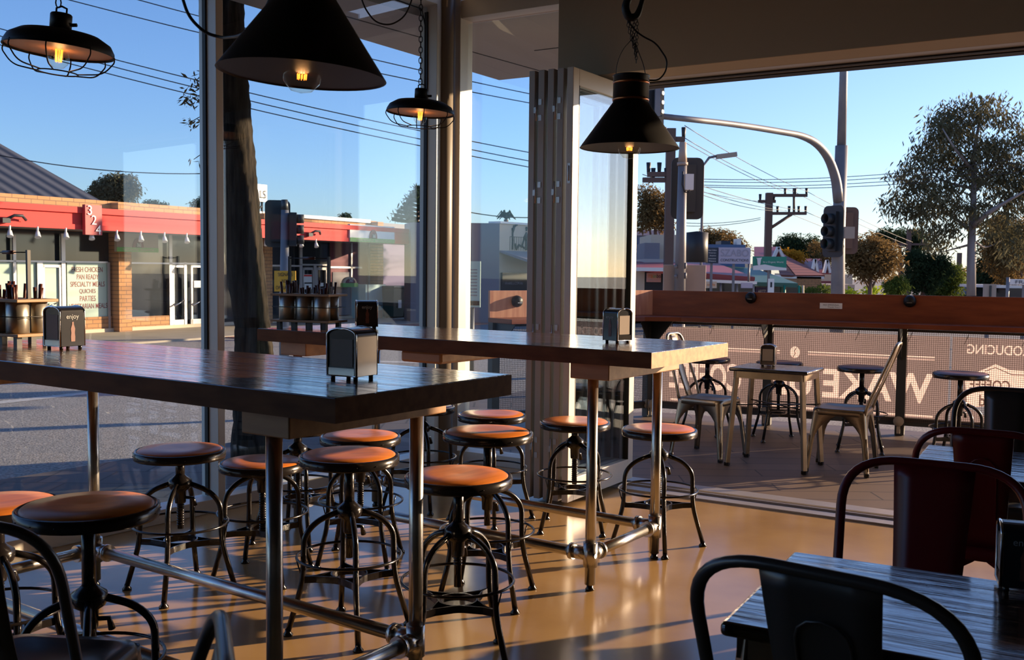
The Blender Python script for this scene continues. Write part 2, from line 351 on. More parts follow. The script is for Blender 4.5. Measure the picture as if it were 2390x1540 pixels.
# bulkhead over the opening and solid wall past its right jamb
mb = MB()
for e0, e1, n0, n1, z0, z1 in ((-3.36, .68, 5.9, 6.16, LZ + .0, CEIL), (.68, 4.5, 5.9, 6.45, -.1, CEIL)):
    mb.box(w1((e0 + e1) / 2, (n0 + n1) / 2, (z0 + z1) / 2), (e1 - e0, n1 - n0, z1 - z0), A1)
struct(mb.obj('wall_front', 'plaster', bevel=.004))
mb = MB(); mb.box(w1(-1.34, 6.325, 3.0), (4.04, .33, .60), A1)
struct(mb.obj('trim_1', 'frame2'))
mb = MB(); mb.box(w1(-1.34, 6.44, LZ + .02), (4.04, .10, .055), A1); mb.box(w1(-1.34, 6.30, LZ + .005), (4.04, .05, .03), A1)
struct(mb.obj('trim_2', 'gasket'))
# outside soffit slab
s0 = Vector((-.153, 10.122, 0)); W2d = Vector((.535, .845, 0))
a = s0; b = s0 + E1 * 9; c = w1(7.0, 6.5); d = w2(2.25, .1); e_ = w2(-9.0, .1); f_ = s0 - W2d * 13.0
pl = [(v.x, v.y) for v in (a, b, c, w1(-4.45, 6.42), d, e_, f_)]
struct(MB().prism(pl[::-1], HEAD, HEAD + .22).obj('trim_3', 'soffit'))
mb = MB()
for off in (1.1,):
    p = w1(-4.5, 6.4 + off, HEAD - .002); q = w1(3.5, 6.4 + off, HEAD - .002); mb.bar(p, q, .012, .004)
for off in (.55,):
    p = w2(-6, off, HEAD - .002); q = w2(4.2, off, HEAD - .002); mb.bar(p, q, .012, .004)
struct(mb.obj('trim_4', 'gasket'))
# left glazing, bays between posts
bays = [(-8.4, -5.6), (-5.6, -2.8), (-2.8, 0), (0, 1.93)]
for i, (t0, t1) in enumerate(bays):
    mb = MB()
    for t in ((t0, t1) if i == 3 else (t0,)):
        mb.box(w2(t, 0, CEIL / 2), (.05, .16, CEIL), A2)
    mb.box(w2((t0 + t1) / 2, 0, .04), (t1 - t0, .16, .08), A2)
    mb.box(w2((t0 + t1) / 2, 0, (HEAD + CEIL) / 2 + .03), (t1 - t0, .16, CEIL - HEAD - .06), A2)
    fr = struct(mb.obj('window_%d' % (i + 1), 'frame', bevel=.003))
    mb = MB(); mb.box(w2((t0 + t1) / 2, .02, (HEAD + .08) / 2 + .02), (t1 - t0 - .05, .008, HEAD - .02), A2)
    g = mb.obj('pane', 'glass', fr)
    mb = MB()
    for t in (t0 + .03, t1 - .03): mb.box(w2(t, .02, HEAD / 2 + .05), (.012, .03, HEAD - .07), A2)
    mb.obj('gasket', 'gasket', fr)
# corner glazing up to the folding doors
mb = MB()
mb.box(w1(-4.42, 6.34, CEIL / 2), (.05, .16, CEIL), A1); mb.box(w1(-3.36, 6.34, CEIL / 2), (.06, .14, CEIL), A1)
mb.box(w1(-3.89, 6.34, .04), (1.06, .16, .08), A1); mb.box(w1(-3.89, 6.34, 3.36), (1.06, .14, .13), A1)
fr = struct(mb.obj('window_5', 'frame', bevel=.003))
mb = MB(); mb.box(w1(-3.9, 6.36, 1.67), (1.0, .008, 3.2), A1); mb.obj('pane', 'glass', fr)
mb = MB(); mb.lathe([(.062, 0), (.062, CEIL)], 20, (-.515, 7.60, 0)); 
tag(mb.obj('round_column', 'column'), 'brown round steel column standing between the two frames of the glass corner', 'column')
mb = MB(); cq = (w2(2.1, .06) + w1(-4.45, 6.42)) / 2; mb.box((cq.x, cq.y, CEIL / 2), (.13, .13, CEIL), A1)
struct(mb.obj('trim_5', 'frame2'))
# door track
mb = MB()
mb.box(w1(-.9, 6.115, .004), (5.0, .10, .012), A1)
mb.box(w1(-.9, 6.34, .004), (5.0, .20, .012), A1)
mb.box(w1(-.9, 6.20, .009), (5.0, .012, .022), A1); mb.box(w1(-.9, 6.27, .009), (5.0, .012, .022), A1)
mb.box(w1(-.9, 6.235, -.012), (5.0, .09, .02), A1)
struct(mb.obj('trim_6', 'alu'))
# folded door leaves
def leaf(i, e):
    r = bpy.data.objects.new('door_%d' % i, None); COL.objects.link(r); r.location = w1(e, 5.40, 0); r.rotation_euler = (0, 0, A1 + pi / 2); struct(r)
    L = .92; T = .043; Z0, Z1 = .03, 2.66
    mb = MB(); mb.bb(0, .075, -T / 2, T / 2, Z0, Z1); mb.bb(L - .075, L, -T / 2, T / 2, Z0, Z1)
    mb.bb(.075, L - .075, -T / 2, T / 2, Z0, Z0 + .14); mb.bb(.075, L - .075, -T / 2, T / 2, Z1 - .10, Z1)
    mb.obj('frame', 'frame' if i == 5 else 'frame2', r, bevel=.003)
    MB().bb(.075, L - .075, -.004, .004, Z0 + .14, Z1 - .10).obj('pane', 'glass', r)
    mb = MB()
    for x in (.078, L - .078): mb.bb(x - .004, x + .004, -T / 2 - .001, T / 2 + .001, Z0 + .14, Z1 - .1)
    mb.obj('gasket', 'gasket', r)
    if i in (2, 4):
        for z in (.35, 1.05, 1.92, 2.42):
            mb = MB(); mb.bb(-.004, .0, -.004, .018, z + .03, z + .065); mb.bb(-.004, 0, -.004, .018, z - .065, z - .03)
            mb.tube([(-.005, .032, z - .065), (-.005, .032, z + .065)], .0055); mb.bb(-.004, 0, .032, .052, z - .018, z + .018)
            mb.obj('hinge', 'alu', r)
    if i == 5:
        mb = MB(); mb.bb(-.003, 0, -.010, .010, 1.97, 2.09); mb.tube([(-.006, 0, 1.985), (-.006, 0, 2.075)], .003)
        mb.obj('lock_plate', 'alu', r)
for i in range(5): leaf(i + 1, -3.254 + .0665 * i)

# ---------------------------------------------------------------- outside ground
struct(MB().bb(-150, 200, -60, 260, -.35, -.15).obj('ground', 'asphalt'))
o = MB().prism([tuple(w1(-4.5, 6.30).xy), tuple(w1(6.5, 6.30).xy), (9.5, 6.6), (4.6, 8.95), (1.43, 10.5), (-.5, 9.35)], -.14, -.004)
o = struct(o.obj('floor_deck', 'deck'))
# rotate the paver pattern to the diagonal of the boards
for n in o.data.materials[0].node_tree.nodes:
    pass
mb = MB(); q = [w2(-12, .09), w2(2.4, .09), w1(-4.45, 6.42), Vector((-.5, 9.35, 0)), Vector((1.2, 10.6, 0)), Vector((.2, 12.4, 0)), Vector((-1.3, 9.9, 0)), w2(-12, 1.65)]
struct(mb.prism([(v.x, v.y) for v in q][::-1], -.14, -.02).obj('footpath', 'path'))
def strip(px, w, name, m, z=-.147):
    mb = MB()
    for (a, b) in zip(px[:-1], px[1:]):
        p = U(*a, z); q = U(*b, z); d = (q - p).normalized(); n = Vector((-d.y, d.x, 0)) * w / 2
        mb.add([p - n, q - n, q + n, p + n], [(0, 1, 2, 3)])
    return struct(mb.obj(name, m))
strip([(-120, 952), (330, 903)], .22, 'road_line_1', 'line')
strip([(-60, 868), (330, 893)], .35, 'road_line_2', 'line')
strip([(250, 1150), (640, 1090)], .10, 'road_line_3', 'yline')
strip([(620, 838), (1000, 846)], .30, 'road_line_4', 'line')

# ---------------------------------------------------------------- high communal tables
TA = radians(-34.77)
def bar_table(loc, L, label):
    W = .812; ht = 1.105
    t = thing('high_table', label, 'table', loc, TA, 'high pipe-legged tables')
    MB().bb(-L, 0, 0, W, ht - .068, ht).obj('tabletop', M['table'], t, bevel=.004)
    MB().bb(-.0, .003, .0, W, ht - .068, ht - .002).obj('end_grain', 'edge' if L < 2.5 else 'sideboard', t)  # far table's end takes the sunlit colour, near table's the dark one
    MB().bb(-L, .003, -.003, 0, ht - .068, ht - .002).obj('side_edge', 'sideboard', t)
    for x in (-.33, -2.22):
        mb = MB(); mb.bb(x - .10, x + .10, .05, W - .05, ht - .142, ht - .068); mb.obj('cross_beam', 'beam', t, bevel=.004)
    if L < 2.5:
        mb = MB(); mb.bb(-1.42, -1.16, .03, W - .08, ht - .125, ht - .068); mb.obj('cross_beam', 'beam', t, bevel=.012)
    RZ = .165
    for x in (-.33, -2.22):
        for y in (.085, .725):
            mb = MB(); mb.tube([(x, y, .028), (x, y, ht - .142)], .0245, 18)
            lg = mb.obj('leg', 'pipe', t)
            mb = MB(); mb.lathe([(.019, .0), (.022, .006), (.015, .014), (.015, .03)], 14, (x, y, 0)); mb.obj('foot', 'blk', lg)
            mb = MB(); s = 1 if x < -1 else -1; q = 1 if y < .4 else -1
            mb.tube([(x, y, RZ - .055), (x, y, RZ + .055)], .033, 18)
            mb.tube([(x, y, RZ), (x + s * .10, y, RZ)], .031, 16); mb.tube([(x + s * .085, y, RZ), (x + s * .105, y, RZ)], .038, 16)
            mb.tube([(x, y, RZ), (x, y + q * .09, RZ)], .031, 16); mb.tube([(x, y + q * .075, RZ), (x, y + q * .095, RZ)], .038, 16)
            mb.tube([(x - s * .035, y - .012, RZ), (x - s * .028, y - .012, RZ)], .012, 10)
            mb.obj('pipe_fitting', 'pipe', lg)
    for y in (.085, .725):
        mb = MB(); mb.tube([(-2.22, y, RZ), (-.33, y, RZ)], .0245, 16); mb.obj('rail', 'pipe', t)
    for x in (-.33, -2.22):
        mb = MB(); mb.tube([(x, .085, RZ), (x, .725, RZ)], .0245, 16); mb.obj('rail', 'pipe', t)
    return t
bar_table((-.465, 2.679, 0), 2.56, 'long high timber table nearest the camera on galvanised pipe legs')
bar_table((.589, 4.294, 0), 2.45, 'long high timber table with a sunlit orange end by the folding doors')

# ---------------------------------------------------------------- swivel stools
def make_stool(label, seat='seatwood'):
    t = thing('swivel_stool', label, 'stool', (0, 0, 0), 0, 'swivel bar stools')
    mb = MB(); mb.lathe([(0, .0), (.188, .0), (.188, .020), (.175, .030), (.10, .034), (0, .030)], 40); mb.obj('seat', seat, t)
    mb = MB(); mb.lathe([(0, -.012), (.196, -.012), (.198, -.006), (.198, .022), (.190, .026), (.187, .022)], 40)
    for k in range(16):
        a = 2 * pi * k / 16; mb.lathe([(.003, -.001), (.003, .002)], 6, (.198 * cos(a), .198 * sin(a), .006))
    mb.obj('seat_band', 'band', t)
    return t
def finish_stool(t, z, loc, rz):
    # frame parts are shared by all stools; the screw length depends on the seat height
    t.location = loc; t.rotation_euler = (0, 0, rz)
    for c in t.children:
        if c.name.startswith('seat'): c.location.z = z - .03
    hub = .50
    mb = MB(); mb.tube([(0, 0, z - .04), (0, 0, hub - .0)], .020, 12); mb.tube([(0, 0, hub), (0, 0, z - .36 if z < .68 else z - .42)], .014, 12)
    zz = hub - .03
    while zz > z - .35: mb.lathe([(.0145, zz), (.0175, zz + .004), (.0145, zz + .008)], 12); zz -= .011
    mb.lathe([(.055, z - .045), (.06, z - .041)], 12)
    mb.obj('screw_shaft', 'blk', t)
    mb = MB(); mb.lathe([(.022, .395), (.024, .40), (.026, .45), (.045, .462), (.052, .48), (.050, .50), (.028, .515), (.022, .522)], 18)
    mb.tube([(.02, 0, .42), (.052, .012, .415), (.06, .018, .38)], [.007, .008, .011], 8)
    mb.obj('hub', 'blk', t)
def stool_frame():
    legs = []
    out = []
    for k in range(4):
        a = pi / 2 * k; c, s = cos(a), sin(a)
        pts = arc([(.03 * c, .03 * s, .487), (.125 * c, .125 * s, .452), (.178 * c, .178 * s, .395), (.182 * c, .182 * s, .215), (.240 * c, .240 * s, .018)], .06, 5)
        mb = MB(); mb.tube(pts, .0118, 9); mb.lathe([(.020, 0), (.021, .006), (.012, .016), (.011, .026)], 12, (.241 * c, .241 * s, 0))
        mb.tube([(.188 * c, .188 * s, .232), (.207 * c, .207 * s, .298)], .003, 6)
        out.append(('leg', mb, 'blk'))
    mb = MB(); mb.tube([(.207 * cos(2 * pi * k / 40), .207 * sin(2 * pi * k / 40), .305) for k in range(40)], .0055, 8, closed=True); out.append(('foot_ring', mb, 'blk'))
    mb = MB()
    R1 = .068
    for k in range(40):
        a0, a1 = 2 * pi * k / 40, 2 * pi * (k + 1) / 40
        mb.add([(R1 * cos(a0), R1 * sin(a0), .205), (R1 * cos(a1), R1 * sin(a1), .205), (R1 * cos(a1), R1 * sin(a1), .232), (R1 * cos(a0), R1 * sin(a0), .232),
                ((R1 + .006) * cos(a0), (R1 + .006) * sin(a0), .205), ((R1 + .006) * cos(a1), (R1 + .006) * sin(a1), .205), ((R1 + .006) * cos(a1), (R1 + .006) * sin(a1), .232), ((R1 + .006) * cos(a0), (R1 + .006) * sin(a0), .232)],
               [(0, 3, 2, 1), (4, 5, 6, 7), (3, 7, 6, 2), (0, 1, 5, 4)])
    for k in range(4):
        a = pi / 2 * k
        for sg in (-1, 1):
            p = [Vector((.180 * cos(a), .180 * sin(a), .2185)), Vector((.13 * cos(a + sg * .06), .13 * sin(a + sg * .06), .2185)), Vector((R1 * 1.12 * cos(a + sg * .55), R1 * 1.12 * sin(a + sg * .55), .2185)), Vector((R1 * 1.06 * cos(a + sg * .78), R1 * 1.06 * sin(a + sg * .78), .2185))]
            for u, v in zip(p[:-1], p[1:]): mb.bar(u, v, .005, .027)
    out.append(('stretcher', mb, 'blk'))
    return out
fr_meshes = []
for nm, mb, m in stool_frame():
    o = mb.obj(nm, m); fr_meshes.append((nm, o.data)); bpy.data.objects.remove(o)
def stool(x, y, z, rz, label, seat='seatwood'):
    t = make_stool(label, seat)
    finish_stool(t, z, (x, y, 0), rz)
    for nm, me in fr_meshes:
        o = bpy.data.objects.new(nm, me); COL.objects.link(o); o.parent = t
    return t
ST = [
 (-1.22, 2.91, .76, .35, 'large orange-seated stool nearest the camera at the lower left, half shaded'),
 (-1.70, 3.34, .66, .75, 'stool cut by the left edge of the view behind the nearest stool'),
 (-1.47, 4.49, .64, .02, 'stool with half shaded seat standing alone before the big left window'),
 (-1.16, 4.72, .545, .6, 'low stool seen just left of the front table leg'),
 (-.64, 4.01, .715, .3, 'stool with a brown shaded half seat between the two front pipe legs'),
 (-.74, 4.98, .63, .7, 'stool with a fully sunlit seat directly behind the half shaded one'),
 (-.54, 6.16, .62, .3, 'dark shaded stool furthest back beside the round column'),
 (-.11, 5.85, .62, .1, 'stool behind the table standing before the corner glass pane'),
 (-.10, 4.43, .745, .55, 'tall orange stool whose seat carries one thin dark shadow line'),
 (-.19, 3.70, .70, .9, 'evenly sunlit orange stool at the front end, right of the second pipe leg'),
 (.36, 5.67, .61, .65, 'stool in front of the folded glass doors seen behind a pipe leg'),
 (.78, 5.31, .63, .02, 'rightmost indoor stool, by the open doorway at the table end'),
 (-1.13, 5.36, .62, .45, 'stool whose seat hides behind the near tabletop, left of the sunlit ones'),
]
for s in ST: stool(*s)
BST = [(1.76, 9.12, .68, .2, 'dark-seated outdoor stool behind the left metal chair'),
       (2.32, 8.80, .68, .8, 'dark-seated outdoor stool hidden behind the small cafe table'),
       (2.87, 8.31, .69, .45, 'dark-seated outdoor stool behind the right metal chair'),
       (3.35, 7.57, .72, .1, 'rightmost dark-seated outdoor stool before the banner lettering')]
for s in BST: stool(*s, seat='seatdark')

# ---------------------------------------------------------------- pressed metal chairs
def metal_chair(loc, rz, m, label, narrow=False, top=.89, lean=.14):
    t = thing('metal_chair', label, 'chair', loc, rz, 'pressed steel chairs')
    zs = .465; hs = .185
    # seat pan: rounded square, slightly dished
    mb = MB()
    def rsq(h, r, z, n=6):
        out = []
        for q, (sx, sy) in enumerate(((1, 1), (-1, 1), (-1, -1), (1, -1))):
            for k in range(n + 1):
                a = pi / 2 * q + pi / 2 * k / n; out.append((sx * (h - r) + r * cos(a), sy * (h - r) + r * sin(a), z))
        return out
    rings = [rsq(hs + .004, .06, zs - .045), rsq(hs + .003, .06, zs - .012), rsq(hs - .004, .06, zs), rsq(hs - .03, .05, zs + .001), rsq(hs - .05, .05, zs - .006), rsq(.05, .03, zs - .010)]
    n = len(rings[0]); vs = sum(rings, [])
    fs = [(i * n + k, i * n + (k + 1) % n, (i + 1) * n + (k + 1) % n, (i + 1) * n + k) for i in range(5) for k in range(n)] + [tuple(5 * n + k for k in range(n))]
    mb.add(vs, fs, True); mb.obj('seat', m, t, solid=.003)
    # legs: flared pressed sheet that widens into the apron
    for q in range(4):
        mb = MB(); sx, sy = ((1, 1), (-1, 1), (-1, -1), (1, -1))[q]
        lv = [0, .03, .10, .18, .25, .30, .34, .37, .395, .415, .435, .455]
        rows = []
        for z in lv:
            u = z / .455; cx = .225 - (.225 - hs) * min(1, u * 1.05); w = .030 + .012 * u
            if z > .24: w = min(hs * 1.0, w + .145 * ((z - .24) / .19) ** 2.2)
            if z > .42: w = hs
            w = min(w, cx); r = .012 + .018 * u
            row = [(cx - w, cx)] + [(cx - r + r * sin(a), cx - r + r * cos(a)) for a in (0, pi / 6, pi / 4, pi / 3, pi / 2)] + [(cx, cx - w)]
            rows.append([(sx * a, sy * b, z) for a, b in row])
        nn = 7; mb.add(sum(rows, []), [(i * nn + k, i * nn + k + 1, (i + 1) * nn + k + 1, (i + 1) * nn + k) for i in range(len(lv) - 1) for k in range(nn - 1)], True)
        lg = mb.obj('leg', m, t, solid=.004)
        mb = MB()
        rp = [Vector((sx * (.219), sy * (.219), .04)), Vector((sx * .207, sy * .207, .17)), Vector((sx * .200, sy * .200, .27))]
        mb.tube(rp, [.004, .011, .004], 8); mb.obj('pressed_rib', m, lg)
        mb = MB(); mb.box((sx * .214, sy * .214, .012), (.032, .032, .026)); mb.obj('foot_cap', 'blk', lg, bevel=.004)
    # hoop back
    yb = -hs + .01
    if narrow: wb, wt, r = .165, .12, .07
    else: wb, wt, r = .215, .225, .15
    P = lambda x, z: (x, yb - lean * max(0, (z - zs)) / (top - zs) * 1.0, z)
    pts = [P(-wb, zs - .03), P(-wb, zs + .06), P(-wt, top), P(wt, top), P(wb, zs + .06), P(wb, zs - .03)]
    mb = MB(); mb.tube(arc(pts, r, 10), .0125 if not narrow else .0115, 12); mb.obj('back_hoop', m, t)
    sw0, sw1 = (.045, .06) if narrow else (.075, .098)
    mb = MB(); N = 10; vs = []
    for i in range(N + 1):
        z = zs + .0 + (top - zs - .004) * i / N; wd = sw0 + (sw1 - sw0) * i / N; dy = -.012 * sin(pi * i / N)
        for k in (-1, -.5, 0, .5, 1):
            p = P(k * wd, z); vs.append((p[0], p[1] + dy + .006 * (1 - k * k), p[2]))
    mb.add(vs, [(i * 5 + k, i * 5 + k + 1, (i + 1) * 5 + k + 1, (i + 1) * 5 + k) for i in range(N) for k in range(4)], True)
    sp_ = mb.obj('back_splat', m, t, solid=.003)
    if not narrow:
        mb = MB(); z1 = zs + .12; z2 = top - .09; ring = [(-.045, z1), (-.045, z2 - .05)] + [(.045 * -cos(a), z2 - .05 + .045 * sin(a)) for a in (pi / 6, pi / 3, pi / 2, 2 * pi / 3, 5 * pi / 6)] + [(.045, z2 - .05), (.045, z1)]
        mb.tube([(x, P(x, z)[1] - .012, z) for x, z in ring], .003, 6); mb.obj('pressed_rib', m, sp_)
    return t
def place_hoop(L, right, m, label, **k):
    # chair placed so the left end of its back hoop stands at L, the back running along `right`
    right = Vector(right).normalized(); back = k.pop('back')       # +1: seat lies beyond the hoop (away from the camera)
    c = Vector((L[0], L[1], 0)) + right * .22
    fwd = Vector((-right.y, right.x, 0)) * back
    o = c + fwd * (.175 + .08)
    return metal_chair((o.x, o.y, 0), atan2(fwd.y, fwd.x) - pi / 2, m, label, **k)
RX = (.875, -.485, 0)
f1 = place_hoop((.43, 2.02), (.78, -.62, 0), 'darkgrey', 'gunmetal metal chair at the lower right, its round-topped back nearest the camera', back=1, top=.90)
f1.scale = (1.2, 1, 1)
f2 = place_hoop((1.03, 3.035), RX, 'red', 'dark red metal chair on the far side of the nearest cafe table', back=-1)
f2.scale = (1.15, 1, 1)
place_hoop((1.47, 3.66), RX, 'red', 'dark red metal chair pulled up to the second cafe table', back=1, top=.905)
place_hoop((2.09, 4.78), RX, 'darkgrey', 'dark grey metal chair behind the second cafe table at the right edge', back=-1, top=.915)
place_hoop((-1.41, 2.24), (1, -.10, 0), 'darkgrey', 'grey metal chair with a hooped back cut by the lower left edge', back=1)
metal_chair((-.72, 1.38, 0), radians(108), 'darkgrey', 'grey metal chair showing only one back tube tip at the bottom edge', top=.895)
metal_chair((1.56, 7.98, 0), radians(-128), 'raw', 'bare steel chair left of the small outdoor table, back to the stools', narrow=True, top=.95, lean=.16)
metal_chair((2.45, 7.47, 0), radians(62), 'raw', 'bare steel chair right of the small outdoor table with a tall narrow back', narrow=True, top=.95, lean=.20)

# ---------------------------------------------------------------- low cafe tables
def cafe_table(loc, rz, sx, sy, z, m, label, legm='raw', th=.032, thick=.05):
    t = thing('cafe_table', label, 'table', loc, rz, 'low cafe tables')
    o = MB().bb(0, sx, 0, sy, z - th, z).obj('tabletop', m, t, bevel=.012, seg=3)
    mb = MB(); i = .03
    mb.bb(i, sx - i, i, i + .02, z - th - .05, z - th); mb.bb(i, sx - i, sy - i - .02, sy - i, z - th - .05, z - th)
    mb.bb(i, i + .02, i, sy - i, z - th - .05, z - th); mb.bb(sx - i - .02, sx - i, i, sy - i, z - th - .05, z - th); mb.obj('apron', legm, t)
    for x, sxn in ((i + .02, -1), (sx - i - .02, 1)):
        for y, syn in ((i + .02, -1), (sy - i - .02, 1)):
            mb = MB(); a = Vector((x + sxn * .045, y + syn * .045, .02)); b = Vector((x, y, z - th))
            mb.bar(a, b, .034, .034); lg = mb.obj('leg', legm, t, bevel=.004)
            MB().box((a.x, a.y, .012), (.036, .036, .024)).obj('foot_cap', 'blk', lg)
    mb = MB(); zb = z * .62
    mb.tube([(i + .01, i + .01, zb), (sx - i - .01, sy - i - .01, zb)], .005); mb.tube([(sx - i - .01, i + .01, zb), (i + .01, sy - i - .01, zb)], .005); mb.obj('cross_brace', 'blk', t)
    return t
M['cafetop'] = planked('cafe_table_planks', (.085, .045, .03), (.045, .025, .018), (.04, .03, .03), .11, .13, coat=1.0)
RZC = atan2(-.485, .875)
cafe_table((.446, 2.12, 0), RZC, .78, .64, .71, M['cafetop'], 'dark cafe table nearest the camera at the lower right')
cafe_table((1.481, 3.80, 0), RZC, .78, .69, .71, M['cafetop'], 'second dark cafe table between the red and dark grey chairs')
cafe_table((2.117 - .588 * .848, 7.268 + .588 * .53, 0), A1, .59, .45, .74, M['cafetop'], 'small outdoor cafe table between two bare steel chairs', th=.028)

# ---------------------------------------------------------------- napkin dispensers
def dispenser(loc, rz, label, w=.10, d=.125, h=.165, printed=True):
    t = thing('napkin_dispenser', label, 'napkin dispenser', loc, rz, 'chrome napkin dispensers')
    f = .012
    # chrome shell: front/back faces (y = +-d/2) and domed top
    prof = [(-d / 2, f)] + [(-d / 2 + .0 + (d / 2) * (1 - cos(a)) * 1.0, h - .022 + .022 * sin(a)) for a in [pi / 2 * k / 6 for k in range(7)]]
    side = prof + [(-a, b) for a, b in prof[::-1]]
    mb = MB(); mb.plate((0, 0, 0), (0, 1, 0), (0, 0, 1), side, w - .006); mb.obj('shell', 'napkin_dark', t, bevel=.004)
    for s in (-1, 1):
        mb = MB()
        rim = [Vector((s * w / 2, a * .96, b * .985 + .002)) for a, b in side]
        mb.tube(rim, .0035, 6, closed=True); mb.obj('rim', 'chrome', t)
        mb = MB(); mb.bb(s * (w / 2 - .004), s * (w / 2 - .001), -d / 2 + .016, d / 2 - .016, f + .03, h - .034); mb.obj('napkin_stack', 'napkin', t)
        mb = MB(); mb.bb(s * (w / 2 - .003), s * (w / 2 + .001), -d / 2 + .008, d / 2 - .008, f + .004, f + .026); mb.obj('spring_plate', 'chromedk', t)
    for s in (-1, 1):
        mb = MB(); mb.bb(-w / 2 + .004, w / 2 - .004, s * d / 2 - .001, s * d / 2 + .0015, f + .002, h - .026); pn = mb.obj('side_panel', 'napkin_dark' if printed else 'chromedk', t)
        if printed:
            ex = (1, 0, 0) if s < 0 else (-1, 0, 0)
            text('enjoy', 'lettering', 'print', pn, (-w * .26 if s < 0 else w * .26, s * (d / 2 + .002), h * .68), ex, (0, 0, 1), w=w * .5, th=.0006)
            bp = [(-.009, .0), (.009, 0), (.010, .02), (.008, .035), (.010, .052), (.004, .07), (.004, .08), (-.004, .08), (-.004, .07), (-.010, .052), (-.008, .035), (-.010, .02)]
            mb = MB(); mb.plate((0, s * (d / 2 + .002), f + .02), ex, (0, 0, 1), bp, .0006); mb.obj('bottle_picture', 'bottle', pn)
    for a in (-1, 1):
        for b in (-1, 1):
            mb = MB(); mb.lathe([(.007, 0), (.008, .013)], 10, (a * (w / 2 - .014), b * (d / 2 - .014), 0)); mb.obj('foot', 'blk', t)
    return t
ZT = 1.105
dispenser((-1.835, 4.17, ZT), radians(60), 'chrome napkin dispenser reading enjoy beside the left cutlery caddy', w=.115, d=.105, h=.175)
dispenser((-.495, 3.15, ZT), radians(61), 'large chrome napkin dispenser near the front end of the near table', w=.105, d=.115, h=.160, printed=False)
dispenser((-.83, 5.80, ZT), radians(13), 'dark-faced napkin dispenser right of the far cutlery caddy', w=.115, d=.115, h=.160)
dispenser((.505, 4.87, ZT), radians(-50), 'gold-lit napkin dispenser on the sunlit end of the far table', w=.095, d=.10, h=.165)
dispenser((1.945, 7.70, .74), radians(-112), 'small napkin dispenser on the outdoor cafe table', w=.08, d=.11, h=.165, printed=False)
dispenser((1.21, 2.37, .71), radians(-20), 'napkin dispenser sliver at the right edge on the near cafe table', w=.10, d=.10, h=.16)

# ---------------------------------------------------------------- cutlery caddies
M['tin'] = mat('brushed_tin', (.42, .39, .33), .35, metal=.85)
M['caddywood'] = mat('caddy_board', (.28, .15, .055), .5)
M['handle'] = mat('dark_cutlery_handle', (.07, .018, .014), .4)
M['darkfr'] = mat('dark_iron', (.012, .010, .010), .5)
def caddy(loc, rz, label):
    t = thing('cutlery_caddy', label, 'caddy', loc, rz, 'cutlery caddies')
    L, W = .385, .20
    for z, nm in ((.035, 'base_board'), (.182, 'holed_board')):
        mb = MB(); mb.bb(-L / 2, L / 2, -W / 2, W / 2, z, z + .013); mb.obj(nm, 'caddywood', t, bevel=.002)
    for x in (-.15, -.05, .05, .15):
        for y in (-.07, .07):
            MB().bb(x - .012, x + .012, y - .012, y + .012, 0, .036).obj('foot', 'darkfr', t)
    for s in (-1, 1):
        mb = MB(); mb.bb(s * .13 - .006, s * .13 + .006, -.008, .008, .048, .405); mb.obj('upright', 'darkfr', t)
    mb = MB(); mb.tube([(-.13, 0, .395), (.13, 0, .395)], .0025, 6); mb.obj('handle_rod', 'darkfr', t)
    mb = MB(); mb.tube([(-.04, 0, .395), (.04, 0, .395)], .008, 10); mb.obj('handle_grip', 'handle', t)
    mb = MB(); mb.tube([(-L / 2 + .01, -.096, .120), (L / 2 - .01, -.096, .120), (L / 2 - .01, .096, .120), (-L / 2 + .01, .096, .120)], .0022, 6, closed=True); mb.obj('wire_rail', 'darkfr', t)
    for ix, x in enumerate((-.115, 0, .115)):
        for y in (-.045, .045):
            mb = MB(); mb.lathe([(.044, .049), (.046, .05), (.046, .196), (.043, .196), (.043, .06)], 20, (x, y, 0)); tn = mb.obj('tin', 'tin', t)
    for ix, x in enumerate((-.115, 0, .115)):
        for y in (-.045, .045):
            for k in range(5):
                a = random.uniform(0, 6.28); r = random.uniform(.004, .022); zt = random.uniform(.225, .27)
                ox, oy = x + r * cos(a), y + r * sin(a)
                c = thing('cutlery_piece', 'dark handled cutlery standing in the tins on ' + ('the far table' if 'far table' in label else 'the near table'), 'cutlery', (0, 0, 0), 0, 'cutlery handles in ' + label.split(' on ')[-1])
                mb = MB(); mb.tube([(ox * 1, oy, .07), (ox + .012 * cos(a), oy + .012 * sin(a), zt - .05), (ox + .016 * cos(a), oy + .016 * sin(a), zt)], [.003, .0065, .0075], 7)
                q = mb.obj('handle', 'handle', c)
                c.location = loc; c.rotation_euler = (0, 0, rz)
    return t
caddy((-2.20, 4.46, ZT), TA + .10, 'black-framed cutlery caddy at the far left end on the near table')
caddy((-1.155, 5.79, ZT), TA + .22, 'black-framed cutlery caddy with tins on the far table')

# ---------------------------------------------------------------- pendant lamps
def bulb(t, z, r=.045, fl=.05):
    mb = MB(); mb.lathe([(.001, z - 2 * r), (r * .5, z - 1.9 * r), (r * .86, z - 1.5 * r), (r, z - r), (r * .86, z - .5 * r), (r * .5, z - .0 * r), (.014, z + .35 * r), (.014, z + .6 * r)], 20)
    b = mb.obj('bulb', 'bulb', t)
    mb = MB()
    for k in range(10):
        a = 2 * pi * k / 10; x, y = .011 * cos(a), .011 * sin(a); mb.tube([(x, y, z - r * 1.35), (x * 1.25, y * 1.25, z - r * 1.35 + fl)], .0011, 5)
    mb.obj('filament', 'filament', b)
    li = bpy.data.lights.new('bulb_light', 'POINT'); li.energy = .35; li.color = (1, .55, .22); li.shadow_soft_size = .02
    lo = bpy.data.objects.new('bulb_light', li); COL.objects.link(lo); lo.parent = t; lo.location = (0, 0, z - r * 1.0)
